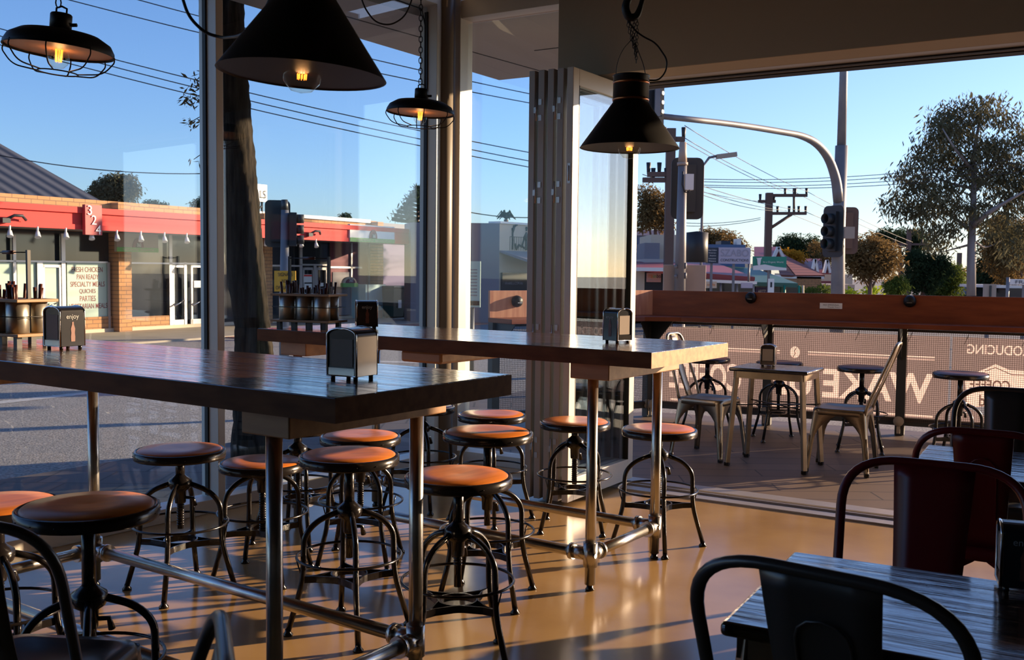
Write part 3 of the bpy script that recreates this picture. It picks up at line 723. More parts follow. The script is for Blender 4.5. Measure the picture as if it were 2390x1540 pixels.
def chain(t, x, z0, z1, name='chain', sc=1.0, stop=None):
    mb = MB(); z = z0; k = 0
    while z < z1:
        a = (k % 2) * pi / 2; pts = []
        for j in range(10):
            u = 2 * pi * j / 10; rr = .007 * sc * cos(u); pts.append((x + rr * cos(a), rr * sin(a), z + .011 * sc + .013 * sc * sin(u)))
        mb.tube(pts, .0018 * sc, 5, closed=True); z += .0205 * sc; k += 1
    mb.obj(name, 'darkfr', t)
def caged_lamp(loc, label, tilt, s=1.0, top=1.2):
    t = thing('caged_pendant_lamp', label, 'pendant lamp', loc, 0, 'caged dish pendant lamps'); t.rotation_euler = (0, radians(tilt), 0); t.scale = (s,) * 3
    mb = MB(); mb.lathe([(.20, .0), (.199, .012), (.185, .038), (.145, .062), (.09, .072), (.04, .076), (.04, .074), (.09, .069), (.144, .058), (.182, .034), (.195, .010), (.20, 0)], 40); sh = mb.obj('shade', 'lampblk', t)
    mb = MB(); mb.lathe([(.194, .004), (.181, .032), (.143, .055), (.09, .066), (.02, .068)], 40); mb.v = [tuple(v) for v in mb.v]; mb.obj('shade_lining', 'lampin', sh)
    mb = MB(); mb.lathe([(.040, .07), (.040, .135), (.036, .14), (.0, .14)], 20); mb.tube([(.04, 0, .10), (.062, 0, .102)], .007); mb.obj('socket_housing', 'lampblk', t)
    mb = MB(); mb.tube([(.02, 0, .135), (.02, .0, .16), (0, 0, .168), (-.02, 0, .16), (-.02, 0, .135)], .004, 6); mb.obj('hanger', 'lampblk', t)
    mb = MB(); mb.lathe([(.017, .065), (.017, .02), (.0, .018)], 14); mb.obj('lamp_holder', 'lampblk', t)
    bulb(t, .010, .040, .05)
    mb = MB()
    for k in range(8):
        a = 2 * pi * k / 8 + .2; c, s_ = cos(a), sin(a)
        mb.tube(arc([(.198 * c, .198 * s_, .004), (.205 * c, .205 * s_, -.02), (.165 * c, .165 * s_, -.072), (.07 * c, .07 * s_, -.084)], .05, 6), .0028, 6)
    for R_, z in ((.072, -.084), (.200, -.002)):
        mb.tube([(R_ * cos(2 * pi * k / 36), R_ * sin(2 * pi * k / 36), z) for k in range(36)], .0028, 6, closed=True)
    mb.obj('cage', 'lampblk', t)
    c = thing('lamp_chain', 'dark link chain holding up the ' + label, 'chain', loc)
    chain(c, 0.0, .165 * s + .0, CEIL - loc[2] - .02, 'links', 1.5)
    return t
M['lampin'].use_backface_culling = False
def hang(px, py, Y): return D(px, py, Y)
p1 = hang(138, 118, 3.98); p3 = hang(981, 263, 6.1)
caged_lamp(tuple(p1), 'caged black dish lamp at the upper left', 4.5)
caged_lamp(tuple(p3), 'smaller caged black dish lamp before the corner column', 3.0)
def cone_lamp(loc, label, tilt):
    t = thing('cone_pendant_lamp', label, 'pendant lamp', loc, 0, 'black cone pendant lamps'); t.rotation_euler = (0, radians(tilt), 0)
    mb = MB(); mb.lathe([(.210, .0), (.075, .190), (.072, .188), (.206, .002), (.210, 0)], 48); sh = mb.obj('shade', 'lampblk', t)
    mb = MB(); mb.lathe([(.2045, .0035), (.071, .187)], 48); mb.obj('shade_lining', 'lampin2', sh)
    mb = MB(); mb.lathe([(.0755, .186), (.0755, .296), (.079, .300), (.076, .303), (.0, .300)], 32); mb.obj('neck', 'lampblk', t)
    for z in (.196, .266):
        mb = MB(); mb.lathe([(.0765, z), (.0775, z + .003), (.0775, z + .007), (.0765, z + .010)], 32); mb.obj('copper_ring', 'copper', t)
    mb = MB(); mb.lathe([(.019, .18), (.019, .07), (.0, .068)], 14); mb.obj('lamp_holder', 'lampblk', t)
    bulb(t, .060, .052, .062)
    mb = MB()
    mb.tube(arc([(-.065, 0, .298), (-.062, 0, .35), (-.04, 0, .41), (0, 0, .455), (.012, 0, .48)], .04), .0018, 6)
    mb.tube(arc([(.062, 0, .298), (.050, 0, .35), (.028, 0, .40), (.018, 0, .43)], .04), .0018, 6); mb.obj('hanging_wire', 'cord', t)
    mb = MB()
    mb.tube(arc([(.075, 0, .285), (.115, 0, .285), (.145, 0, .32), (.150, 0, .37), (.10, 0, .44), (.045, 0, .465), (.010, 0, .49), (-.022, 0, .53), (-.03, 0, .60)], .05), .0035, 7); mb.obj('cord', 'cord', t)
    return t
pc = hang(1469, 346, 4.34); pb = hang(705, 176, 2.58)
cone_lamp(tuple(pc), 'black cone lamp with copper rings hung from an iron hook', 0.5)
bigcone = cone_lamp(tuple(pb), 'largest black cone lamp filling the top of the view', 3.2)
# hook and chain net that carry the right cone lamp
def hook(loc, label):
    t = thing('crane_hook', label, 'hook', loc)
    mb = MB(); mb.tube(arc([(.03, 0, .245), (.015, 0, .20), (-.015, 0, .165), (-.03, 0, .12), (-.012, 0, .08), (.02, 0, .085), (.034, 0, .12), (.045, 0, .165)], .03, 5), [.009 + .009 * sin(pi * min(1, i / 38)) for i in range(38)], 10); mb.obj('hook_body', 'darkfr', t)
    mb = MB(); mb.tube([(.03, 0, .23), (.03, 0, CEIL - loc[2])], .012, 8); mb.obj('hook_rod', 'darkfr', t)
    for dx, top, bot in ((-.018, .08, -.06), (-.006, .075, -.085), (.010, .08, -.10), (.024, .085, -.115)):
        mb = MB(); z = top; k = 0
        n = int((top - bot) / .014)
        for i in range(n):
            a = (i % 2) * pi / 2; x = dx + (.022 - dx) * (i / n) ** 1.5; z = top - .014 * i
            mb.tube([(x + .0055 * cos(u) * cos(a), .0055 * cos(u) * sin(a), z + .0095 * sin(u)) for u in [2 * pi * j / 8 for j in range(8)]], .0015, 5, closed=True)
        mb.obj('net_chain', 'darkfr', t)
    return t
hk = pc + Vector((.0, 0, .46)); hook(tuple(hk), 'heavy iron crane hook holding the right cone lamp by a chain net')
mb = MB(); mb.tube(arc([D(418, -30, 2.9), D(440, 40, 2.9), D(480, 78, 2.9), D(520, 88, 2.9), D(560, 84, 2.75), D(600, 60, 2.65), D(640, -20, 2.6), D(660, -200, 2.55)], .08, 6), .0045, 8)
tag(mb.obj('hanging_cable', 'cord'), 'black cable looping down beside the largest cone lamp', 'cable')
mb = MB(); mb.tube(arc([D(836, -60, 5.6), D(845, 10, 5.6), D(875, 52, 5.6), D(910, 60, 5.6), D(945, 40, 5.6), D(964, -5, 5.6), D(970, -90, 5.6)], .08, 6), .0045, 8)
tag(mb.obj('hanging_cable', 'cord'), 'black cable hanging in a U left of the corner column', 'cable')
mb = MB(); mb.tube([D(925, 0, 6.15), D(985, 22, 6.1)] + [D(992, y, 6.12) for y in (60, 110, 160, 205)], .004, 6)
tag(mb.obj('hanging_cable', 'cord'), 'thin black cable running down the chain of the smaller caged lamp', 'cable')

# ---------------------------------------------------------------- bar ledge and fence of the terrace
FA = Vector((-.20, 9.13, 0)); FB = Vector((1.40, 10.17, 0)); FC = FB + Vector((.8985, -.4390, 0)).normalized() * 4.05
ZL, ZB = 1.015, 1.258
def run(a, b, inward):
    d = (b - a).normalized(); n = Vector((-d.y, d.x, 0)) * inward; return d, n, (b - a).length
def fence_side(a, b, label, posts, ban=False, inset=.0):
    d, n, L = run(a, b, -1)                       # n points to the terrace
    rz = atan2(d.y, d.x)
    t = thing('mesh_fence_panel', label, 'fence', a, rz, 'terrace mesh fence')
    # local: x along, y = outward (+), terrace side is -y
    for k, x in enumerate(posts):
        mb = MB(); mb.bb(x - .04, x + .04, -.05, .03, 0, ZL - .04); p = mb.obj('post', 'fence', t, bevel=.003)
        mb = MB(); mb.plate((x, -.05, ZL - .04), (0, -1, 0), (0, 0, 1), [(0, 0), (.32, 0), (0, -.30)], .008); mb.obj('bracket', 'fence', p)
        mb = MB(); mb.lathe([(.0, -.012), (.045, -.012), (.045, .012), (0, .012)], 18, (x - .005, -.085, .13), mtx=Matrix.Rotation(pi / 2, 3, 'X')); mb.box((x - .005, -.08, .06), (.03, .02, .08)); mb.obj('castor', 'kerb', p)
    xs = sorted(posts)
    for x0, x1 in zip(xs[:-1], xs[1:]):
        mb = MB(); mb.bb(x0 + .04, x1 - .04, -.02, .02, .085, .155); mb.obj('bottom_rail', 'fence', t); MB().bb(x0 + .04, x1 - .04, -.015, .015, .93, .955).obj('top_rail', 'fence', t)
        mb = MB(); st = .0175; x = x0 + .05; r = .0013
        while x < x1 - .04: mb.box((x, -.03, .55), (2 * r, 2 * r, .86)); x += st
        z = .13
        while z < .97: mb.box(((x0 + x1) / 2, -.033, z), (x1 - x0 - .08, 2 * r, 2 * r)); z += st
        mb.obj('wire_mesh', 'wire', t)
    return t
d_, n_, L_ = run(FB, FC, -1)
posts = [0, 1.16, 2.35, 4.0]
fence_side(FB, FC, 'long wire mesh fence with banners under the timber bar ledge', posts)
fence_side(FA, FB, 'short angled wire mesh fence outside the corner glass', [0.04, 1.86])
# ledge: boards
def poly_board(pts, z0, z1, name, m, parent): return MB().prism(pts, z0, z1).obj(name, m, parent, bevel=.003)
lg = thing('bar_ledge', 'red-brown timber bar ledge with upstand along the terrace fence', 'bar counter')
dA, nA, LA = run(FA, FB, -1); dB, nB, LB = run(FB, FC, -1)
def off(p, n, k): return p + n * k
def meet(p, d, q, e):
    den = d.x * e.y - d.y * e.x; t = ((q.x - p.x) * e.y - (q.y - p.y) * e.x) / den; return p + d * t
inn = meet(off(FA, nA, .36), dA, off(FB, nB, .36), dB); outc = meet(off(FA, nA, -.03), dA, off(FB, nB, -.03), dB)
bi = meet(off(FA, nA, .0), dA, off(FB, nB, .0), dB)
FA2 = FA
sh = [(off(FB, nB, -.03) + dB * 0).xy, off(FC, nB, -.03).xy, off(FC, nB, .36).xy, (inn + dB * .20).xy, (inn - dA * .20).xy, off(FA, nA, .36).xy, off(FA, nA, -.03).xy]
sh[0] = outc.xy
MB().prism([tuple(v) for v in sh][::-1], ZL - .042, ZL).obj('shelf', 'cedar', lg, bevel=.003)
MB().prism([tuple(v.xy) for v in (outc, off(FC, nB, -.03), off(FC, nB, .0), bi)][::-1], ZL, ZB).obj('upstand', 'cedar', lg)
MB().prism([tuple(v.xy) for v in (off(FA, nA, -.03), outc, bi, FA)][::-1], ZL, ZB).obj('upstand', 'sunbleach', lg)
def puck(pos, n, label):
    t = thing('wall_lamp', label, 'lamp', pos, atan2(n.y, n.x), 'round bulkhead lamps on the ledge')
    rot = Matrix.Rotation(pi / 2, 3, 'Y')
    mb = MB(); mb.lathe([(.052, 0), (.055, .01), (.048, .04), (.030, .055), (.0, .058)], 24, mtx=rot); mb.obj('body', 'lampblk', t)
    mb = MB(); mb.box((.060, 0, -.012), (.006, .045, .008)); mb.obj('lens', 'chrome', t)
for x, lb in ((.98, 'left round black lamp on the ledge upstand'), (2.40, 'right round black lamp on the ledge upstand')):
    q = FB + dB * x; puck((q.x + nB.x * .001, q.y + nB.y * .001, 1.205), nB, lb)
q = FA + dA * .28; puck((q.x + nA.x * .001, q.y + nA.y * .001, 1.16), nA, 'round lamp on the bleached ledge end seen through the corner glass')
sg = thing('no_smoking_sign', 'small white no smoking notice on the ledge upstand between the lamps', 'sign', tuple(FB + dB * 1.72 + nB * .003 + Vector((0, 0, 1.12))), atan2(dB.y, dB.x))
MB().bb(-.10, .10, -.004, 0, 0, .052).obj('board', 'white', sg)
text('NO SMOKING', 'lettering', 'textblk', sg, (-.07, -.005, .028), (1, 0, 0), (0, 0, 1), w=.14, h=.013, th=.001)
text('Thank You !', 'lettering', 'textblk', sg, (-.03, -.005, .009), (1, 0, 0), (0, 0, 1), w=.11, h=.011, th=.001)
# banners behind the mesh (seen from the back, lettering reversed)
def text_loops(body, x, z, w, h, bold=.0, flip=True):
    """outline loops and filled mesh of lettering, mirrored because the cloth is seen from behind"""
    cu = bpy.data.curves.new('t', 'FONT'); cu.body = body; cu.size = 1; cu.offset = bold; cu.resolution_u = 4
    to = bpy.data.objects.new('t', cu); me = bpy.data.meshes.new_from_object(to); vs = [v.co.copy() for v in me.vertices]; fs = [tuple(p.vertices) for p in me.polygons]
    bpy.data.objects.remove(to); bpy.data.curves.remove(cu); bpy.data.meshes.remove(me)
    x0 = min(v.x for v in vs); x1 = max(v.x for v in vs); y0 = min(v.y for v in vs); y1 = max(v.y for v in vs)
    P = [(x + w * (1 - (v.x - x0) / (x1 - x0)) if flip else x + w * (v.x - x0) / (x1 - x0), z + h * (v.y - y0) / (y1 - y0)) for v in vs]
    cnt = {}
    for f in fs:
        for a, b in zip(f, f[1:] + f[:1]): cnt[(a, b)] = 1
    bd = {a: b for (a, b) in cnt if (b, a) not in cnt}; loops = []
    while bd:
        a0, b = bd.popitem(); lp = [a0]
        while b != a0 and b in bd: lp.append(b); b = bd.pop(b)
        loops.append([P[i] for i in lp])
    return P, fs, loops
def sheet(outer, holes, name, m, parent, y):
    cu = bpy.data.curves.new('s', 'CURVE'); cu.dimensions = '2D'; cu.fill_mode = 'BOTH'
    for lp in [outer] + holes:
        sp = cu.splines.new('POLY'); sp.points.add(len(lp) - 1); sp.use_cyclic_u = True
        for p, (a, b) in zip(sp.points, lp): p.co = (a, b, 0, 1)
    o = bpy.data.objects.new('s', cu); me = bpy.data.meshes.new_from_object(o); bpy.data.objects.remove(o); bpy.data.curves.remove(cu)
    for v in me.vertices: v.co = (v.co.x, y, v.co.y)
    me.materials.clear(); me.materials.append(M[m]); ob = bpy.data.objects.new(name, me); COL.objects.link(ob); ob.parent = parent; return ob
def rect(a, b, c, d): return [(a, c), (b, c), (b, d), (a, d)]
def filled(P, fs, name, m, parent, y): return MB().add([(a, y, b) for a, b in P], fs).obj(name, m, parent)
def ties(t, x0, x1):
    x = x0 + .12
    while x < x1: MB().tube([(x, .02, .885), (x + .01, -.04, .93), (x - .02, -.045, .84)], .002, 5).obj('tie', 'cord', t); x += .45
YB = .022
b1 = thing('banner', 'long mauve cloth banner with reversed coffee lettering tied to the mesh', 'banner', FB, atan2(dB.y, dB.x), 'cloth banners on the fence')
holes = []
for a, b, lo in ((.20, 1.26, 1), (1.52, 2.62, 1)):
    for c, d in ((.702, .714), (.682, .690)):
        r_ = rect(a, b, c, d); holes.append(r_); filled(r_, [(0, 1, 2, 3)], 'printed_bar', 'bannerlet', b1, YB)
for c, d in ((.170, .186), (.140, .150)):
    r_ = rect(.20, 2.62, c, d); holes.append(r_); filled(r_, [(0, 1, 2, 3)], 'printed_bar', 'bannerlet', b1, YB)
for tx, x, w in (('COFFEE', .18, .72), ('UP', 1.18, .38), ('WAKE', 1.66, .95)):
    P, fs, lp = text_loops(tx, x, .29, w, .27, .025); holes += lp; filled(P, fs, 'lettering', 'bannerlet', b1, YB)
ov = [(1.40 + .045 * cos(a), .700 + .055 * sin(a)) for a in [2 * pi * k / 24 for k in range(24)]]; holes.append(ov); filled(ov, [tuple(range(24))], 'coffee_bean', 'bannerlet', b1, YB)
MB().tube([(1.385, YB - .006, .655), (1.405, YB - .006, .69), (1.395, YB - .006, .71), (1.415, YB - .006, .745)], .003, 5).obj('bean_crease', 'bannerdk', b1)
sheet(rect(.05, 2.74, .11, .90), holes, 'cloth', 'banner', b1, YB); ties(b1, .05, 2.74)
b2 = thing('banner', 'right hand cloth banner with reversed introducing lettering', 'banner', FB, atan2(dB.y, dB.x), 'cloth banners on the fence')
P, fs, lp = text_loops('INTRODUCING', 2.88, .755, .64, .085, .01); holes = lp; filled(P, fs, 'lettering', 'bannerlet', b2, YB)
pan = [(2.87, .55), (3.03, .63), (3.11, .675), (3.22, .63), (3.6, .62), (3.9, .66), (3.9, .22), (3.30, .18), (3.10, .19), (2.90, .28)]; h2 = []
for tx, x, z, w, h in (('COFFEE', 2.91, .445, .32, .09), ('and', 2.99, .30, .16, .10)):
    P, fs, lp = text_loops(tx, x, z, w, h, .02); h2 += lp; filled(P, fs, 'lettering', 'bannerdk', b2, YB)
sheet(pan, h2, 'printed_panel', 'bannerlet', b2, YB); sheet(rect(2.76, 3.95, .11, .90), holes + [pan], 'cloth', 'banner', b2, YB); ties(b2, 2.76, 3.95)
MB().tube([(3.03, YB - .005, .61), (3.11, YB - .005, .645), (3.24, YB - .005, .59), (3.9, YB - .005, .60)], .003, 5).obj('printed_outline', 'bannerdk', b2)

# end terrace
# ---------------------------------------------------------------- street tree by the window
def noise_tube(pts, rs, n, amp, seed):
    mb = MB(); rnd = random.Random(seed); pts = [Vector(p) for p in pts]; P = []; RR = []
    for i in range(len(pts) - 1):
        for k in range(14):
            u = k / 14; P.append(pts[i].lerp(pts[i + 1], u)); RR.append(rs[i] * (1 - u) + rs[i + 1] * u)
    mb.tube(P, RR, n)
    off_ = [rnd.uniform(-1, 1) for _ in range(n)]
    for i in range(len(P)):
        for k in range(n):
            v = Vector(mb.v[i * n + k]); c = P[i]; f = 1 + amp * (off_[k] * .6 + .5 * sin(k * 2.3 + i * .35) * sin(i * .21 + k) + rnd.uniform(-.5, .5))
            mb.v[i * n + k] = tuple(c + (v - c) * f)
    return mb
def leaf_quads(mb, c, n, spread, size, droop=.8, rnd=random, asp=.28):
    for _ in range(n):
        while True:
            q = Vector((rnd.uniform(-1, 1), rnd.uniform(-1, 1), rnd.uniform(-1, 1)))
            if q.length < 1: break
        p = Vector(c) + Vector((q.x * spread[0], q.y * spread[1], q.z * spread[2]))
        d = Vector((rnd.uniform(-1, 1), rnd.uniform(-1, 1), rnd.uniform(-1, 1) * (1 - droop) - droop)).normalized(); s = d.orthogonal().normalized()
        s = Matrix.Rotation(rnd.uniform(0, 6.28), 3, d) @ s; L = size * rnd.uniform(.6, 1.3)
        mb.add([p, p + d * L * .5 + s * L * asp * .5, p + d * L, p + d * L * .5 - s * L * asp * .5], [(0, 1, 2, 3)])
TY = 7.4
tp = [D(600, 1100, TY), D(598, 900, TY), D(590, 760, TY), D(571, 600, TY), D(551, 430, TY), D(536, 260, TY), D(520, 60, TY), D(512, -160, TY), D(505, -500, TY)]
tt = thing('street_tree', 'dark rough-barked tree trunk leaning just outside the left window', 'tree', (tp[0].x, tp[0].y, -.02))
mb = noise_tube([Vector((tp[0].x, tp[0].y, -.04))] + tp[1:], [.185, .155, .125, .135, .150, .150, .155, .16, .16], 26, .07, 3)
mb.v = [(a - tp[0].x, b - tp[0].y, c + .02) for a, b, c in mb.v]; mb.obj('trunk', 'bark', tt)
rnd = random.Random(5)
for (cx, cy, sx, sy, n) in ((452, 215, 28, 38, 60), (440, 235, 16, 12, 26), (465, 190, 12, 22, 20), (445, 285, 22, 14, 24), (470, 165, 10, 10, 6), (452, 372, 14, 6, 5)):
    c = D(cx, cy, TY) - tt.location; s = TY / FPX
    mb = MB(); leaf_quads(mb, c, n, (sx * s, .10, sy * s), .055, .35, rnd); o_ = D(488, cy - 12, TY) - tt.location; mb.tube([o_, (o_ + c) / 2 + Vector((0, 0, .02)), c], .003, 5)
    mb.obj('leafy_sprig', 'leaf_brown', tt)

# ---------------------------------------------------------------- shops across the street
FO = Vector((-9.24, 24.2, 0)); FE = Vector((.5, .866, 0)); FN = Vector((.866, -.5, 0)); FR = radians(60)
def F(px, py, off=0):
    o = FO + FN * off; d = ray(px, py); den = d.x * FN.x + d.y * FN.y
    t = (o.x * FN.x + o.y * FN.y) / den; p = Vector((d.x * t, d.y * t, H + d.z * t)); return (p - FO).dot(FE), p.z
def frect(mb, x0, y0, x1, y1, off, th=.06):
    xm = (x0 + x1) / 2; s0 = F(x0, y0, off)[0]; s1 = F(x1, y0, off)[0]; z0 = F(xm, y1, off)[1]; z1 = F(xm, y0, off)[1]
    return mb.bb(s0, s1, -off, -off + th, z0, z1)
GZ = -.15
shop = thing('shop_row', 'low orange brick shop row with a long red fascia across the street', 'building', tuple(FO), FR)
sL, sR = F(-260, 600)[0], F(876, 600)[0]
zpar = F(287, 475, 0)[1]; AO = 2.2
ztop, zbot = F(287, 490, AO)[1], F(287, 540, AO)[1]; zwt = ztop + .30
mb = MB(); mb.bb(sL, sR, .05, 9, GZ, 2.4); mb.obj('wall', 'shopglass', shop)
mb = MB(); mb.bb(sL, sR, -.05, .25, 2.2, F(287, 472, 0)[1]); mb.obj('parapet', 'brick', shop)
mb = MB(); mb.bb(F(590, 500)[0], sR - .4, -.12, .3, F(740, 512)[1], F(740, 504)[1]); mb.obj('parapet_capping', 'white', shop)
mb = MB(); mb.bb(sL, F(965, 540, AO)[0], -AO, -AO + .08, zbot, ztop - .12); mb.bb(sL, F(965, 540, AO)[0], -AO - .06, -AO + .08, ztop - .12, ztop); mb.bb(sL, F(965, 540, AO)[0], -AO - .03, -AO + .06, zbot, zbot + .10); mb.obj('fascia', 'awnred', shop)
mb = MB(); mb.bb(sL, F(965, 540, AO)[0], -AO + .08, -.05, ztop - .2, ztop - .1); mb.obj('canopy_roof', 'white', shop)
mb = MB(); mb.bb(sL, sR, -AO + .08, 0, zbot + .05, zbot + .09); mb.obj('canopy_ceiling', 'greyw', shop)
# hip roof behind the parapet
r0 = F(-60, 465, -4)[0]; r1 = F(252, 470, -1)[0]; zr = F(287, 472, 0)[1] - .25
ap = F(-55, 330, -6)
mb = MB(); mb.add([(r0 - 12, .4, zr), (r1, .4, zr), (ap[0], 6, ap[1] + .3), (r0 - 14, 6, ap[1] + .3), (r1, 12, zr)], [(0, 1, 2, 3), (1, 4, 2)]); mb.obj('corrugated_roof', 'roofdk', shop)
# pillars
for x0, x1, nm in ((257, 287, 0), (598, 617, 1), (864, 877, 2)):
    a, b = F(x0, 600)[0], F(x1, 600)[0]; MB().bb(a, b, -.30, .1, GZ, 2.9).obj('pillar', 'brick', shop)
# base course and sills
MB().bb(sL, sR, -.10, .06, GZ, GZ + .12).obj('step', 'cream', shop)
mb = MB(); mb.bb(F(155, 770)[0], F(257, 770)[0], -.06, .06, GZ + .12, GZ + .40); mb.bb(F(288, 770)[0], F(398, 760)[0], -.06, .06, GZ + .12, GZ + .36); mb.obj('base_course', 'brick', shop)
# pale frosted panels
def panel(x0, y0, x1, y1, m, name='panel', off=.02): mb = MB(); frect(mb, x0, y0, x1, y1, off, .04); return mb.obj(name, m, shop)
panel(-60, 612, 28, 760, 'paleglass'); panel(40, 612, 84, 770, 'paleglass'); panel(100, 612, 141, 775, 'paleglass')
sp1 = panel(156, 612, 252, 763, 'paleglass', 'lettered_panel')
lines = [('FRESH CHICKEN', 168, 240, 623, 635), ('PAN READY', 180, 231, 640, 652), ('SPECIALTY MEALS', 165, 245, 657, 669), ('QUICHES', 186, 224, 674, 686), ('PARTIES', 187, 224, 690, 703), ('VEGETARIAN MEALS', 162, 251, 708, 720)]
for tx, x0, x1, y0, y1 in lines:
    a, za = F(x0, y1, .03); b, _ = F(x1, y1, .03); _, zb = F((x0 + x1) / 2, y0, .03); za = F((x0 + x1) / 2, y1, .03)[1]
    text(tx, 'lettering', 'textred', sp1, (a, -.021, za), (1, 0, 0), (0, 0, 1), w=b - a, h=zb - za, th=.002, bold=.01)
# aluminium glazing bars, each bay
for x0, x1, y0, y1 in ((30, 37, 548, 770), (87, 100, 612, 775), (143, 152, 545, 770), (252, 257, 612, 770), (395, 402, 548, 765), (430, 436, 612, 765), (474, 480, 612, 765), (700, 706, 565, 740), (733, 739, 620, 740), (764, 770, 620, 740), (820, 823, 566, 735), (861, 864, 566, 735)):
    panel(x0, y0, x1, y1, 'alu', 'glazing_bar', .07)
for x0, x1, y in ((-60, 252, 608), (288, 395, 612), (397, 480, 613), (617, 700, 618), (700, 770, 616), (772, 845, 622)):
    panel(x0, y, x1, y + 4, 'alu', 'transom', .07)
def shop_door(x0, x1, y0, y1):
    mb = MB(); frect(mb, x0, y0, x0 + 4, y1, .06, .05); frect(mb, x1 - 4, y0, x1, y1, .06, .05); frect(mb, x0, y0, x1, y0 + 6, .06, .05); frect(mb, x0, y1 - 14, x1, y1, .06, .05)
    d = mb.obj('door', 'alu', shop); s0, z0 = F((x0 * .9 + x1 * .1), (y0 + y1) / 2 + 25, .12); s1, z1 = F((x0 * .2 + x1 * .8), (y0 + y1) / 2 + 12, .12)
    MB().tube([(s0, -.13, z0), (s1, -.13, z1)], .02, 6).obj('door_handle', 'chrome', d)
for dd in ((403, 436, 618, 760), (446, 479, 618, 758), (707, 734, 624, 735), (738, 765, 624, 735), (100, 142, 618, 770)): shop_door(*dd)
panel(765 + 12, 635, 820, 735, 'greyw', 'pale_panel', .03); panel(772, 567, 860, 735, 'maroon', 'maroon_panel', .01)
panel(453, 655, 470, 671, 'white', 'notice', .08); panel(709, 640, 728, 659, 'white', 'notice', .08); panel(710, 641, 728, 645, 'awnred', 'notice_header', .09)
panel(711, 662, 728, 675, 'white', 'notice', .08); panel(748, 660, 755, 668, 'white', 'notice', .08)
# number board on the fascia
nb = thing('number_board', 'tall red board with white digits 3 2 4 on the shop fascia', 'sign', tuple(FO), FR)
a, b = F(199, 500, AO + .15)[0], F(238, 500, AO + .15)[0]; z0, z1 = F(218, 548, AO + .15)[1], F(218, 478, AO + .15)[1]
MB().bb(a, b, -AO - .15, -AO - .06, z0, z1).obj('board', 'awnred2', nb)
W_ = b - a; H_ = z1 - z0
for ch, u, v in (('3', .12, .66), ('2', .34, .34), ('4', .58, .02)):
    text(ch, 'digit', 'white', nb, (a + u * W_, -AO - .16, z0 + v * H_), (1, 0, 0), (0, 0, 1), h=H_ * .31, th=.01, bold=.0)
# hanging pizza-bar board under the canopy
def arch_sign(px0, px1, py0, py1, off, label, m='tan', gm='grn'):
    t = thing('shop_sign', label, 'sign', tuple(FO), FR, 'signs of the 360 food shop')
    a, b = F(px0, py0, off)[0], F(px1, py0, off)[0]; xm = (px0 + px1) / 2; z0, z1 = F(xm, py1, off)[1], F(xm, py0, off)[1]
    MB().bb(a, b, -off, -off + .08, z0, z1).obj('board', m, t); h = z1 - z0
    MB().bb(a, b, -off - .01, -off, z0, z0 + h * .24).obj('green_strip', gm, t)
    c = (a + b) / 2; r = h * .36
    MB().plate((c, -off - .012, z0 + h * .24), (1, 0, 0), (0, 0, 1), [(r * cos(pi * k / 14), r * 1.45 * sin(pi * k / 14)) for k in range(15)], .02).obj('brick_arch', 'maroon', t)
    MB().plate((c, -off - .024, z0 + h * .24), (1, 0, 0), (0, 0, 1), [(r * .5 * cos(pi * k / 14), r * .75 * sin(pi * k / 14)) for k in range(15)], .02).obj('arch_opening', 'textblk', t)
    text('360', 'lettering', 'white', t, (c - r * .38, -off - .04, z0 + h * .28), (1, 0, 0), (0, 0, 1), w=r * .76, h=h * .2, th=.004)
    text('TRECENTO  SESSANTA', 'lettering', 'cream', t, (a + (b - a) * .12, -off - .015, z0 + h * .06), (1, 0, 0), (0, 0, 1), w=(b - a) * .76, h=h * .12, th=.004)
    return t
arch_sign(272, 369, 545, 588, .6, 'pale and green arch sign hung in the shade under the red canopy')
arch_sign(817, 921, 526, 566, AO + .05, 'glass reflection of the arch sign built as a board at the right end of the fascia', m='white')  # stands for a reflection of the sign in the glass, modelled as a board
ds = thing('shop_sign', 'small domed 360 sign standing out above the pale panel', 'sign', tuple(FO), FR, 'signs of the 360 food shop')
a, z0 = F(797, 670, .6); b, _ = F(832, 670, .6); _, z1 = F(813, 646, .6); c = (a + b) / 2; r = (b - a) * .45
MB().plate((c, -.6, z0 + .12), (1, 0, 0), (0, 0, 1), [(r * cos(pi * k / 14), (z1 - z0 - .12) * sin(pi * k / 14)) for k in range(15)], .08).obj('dome_board', 'cream', ds)
MB().plate((c, -.66, z0 + .12), (1, 0, 0), (0, 0, 1), [(r * .7 * cos(pi * k / 14), (z1 - z0 - .12) * .72 * sin(pi * k / 14)) for k in range(15)], .02).obj('brick_arch', 'maroon', ds)
MB().bb(a, b, -.66, -.56, z0, z0 + .12).obj('green_strip', 'grn', ds); MB().bb(c - .04, c + .04, -.58, 0, z0 - .08, z0).obj('arm', 'steelpost', ds)
text('360', 'lettering', 'white', ds, (c - r * .3, -.68, z0 + .15), (1, 0, 0), (0, 0, 1), w=r * .6, th=.004)
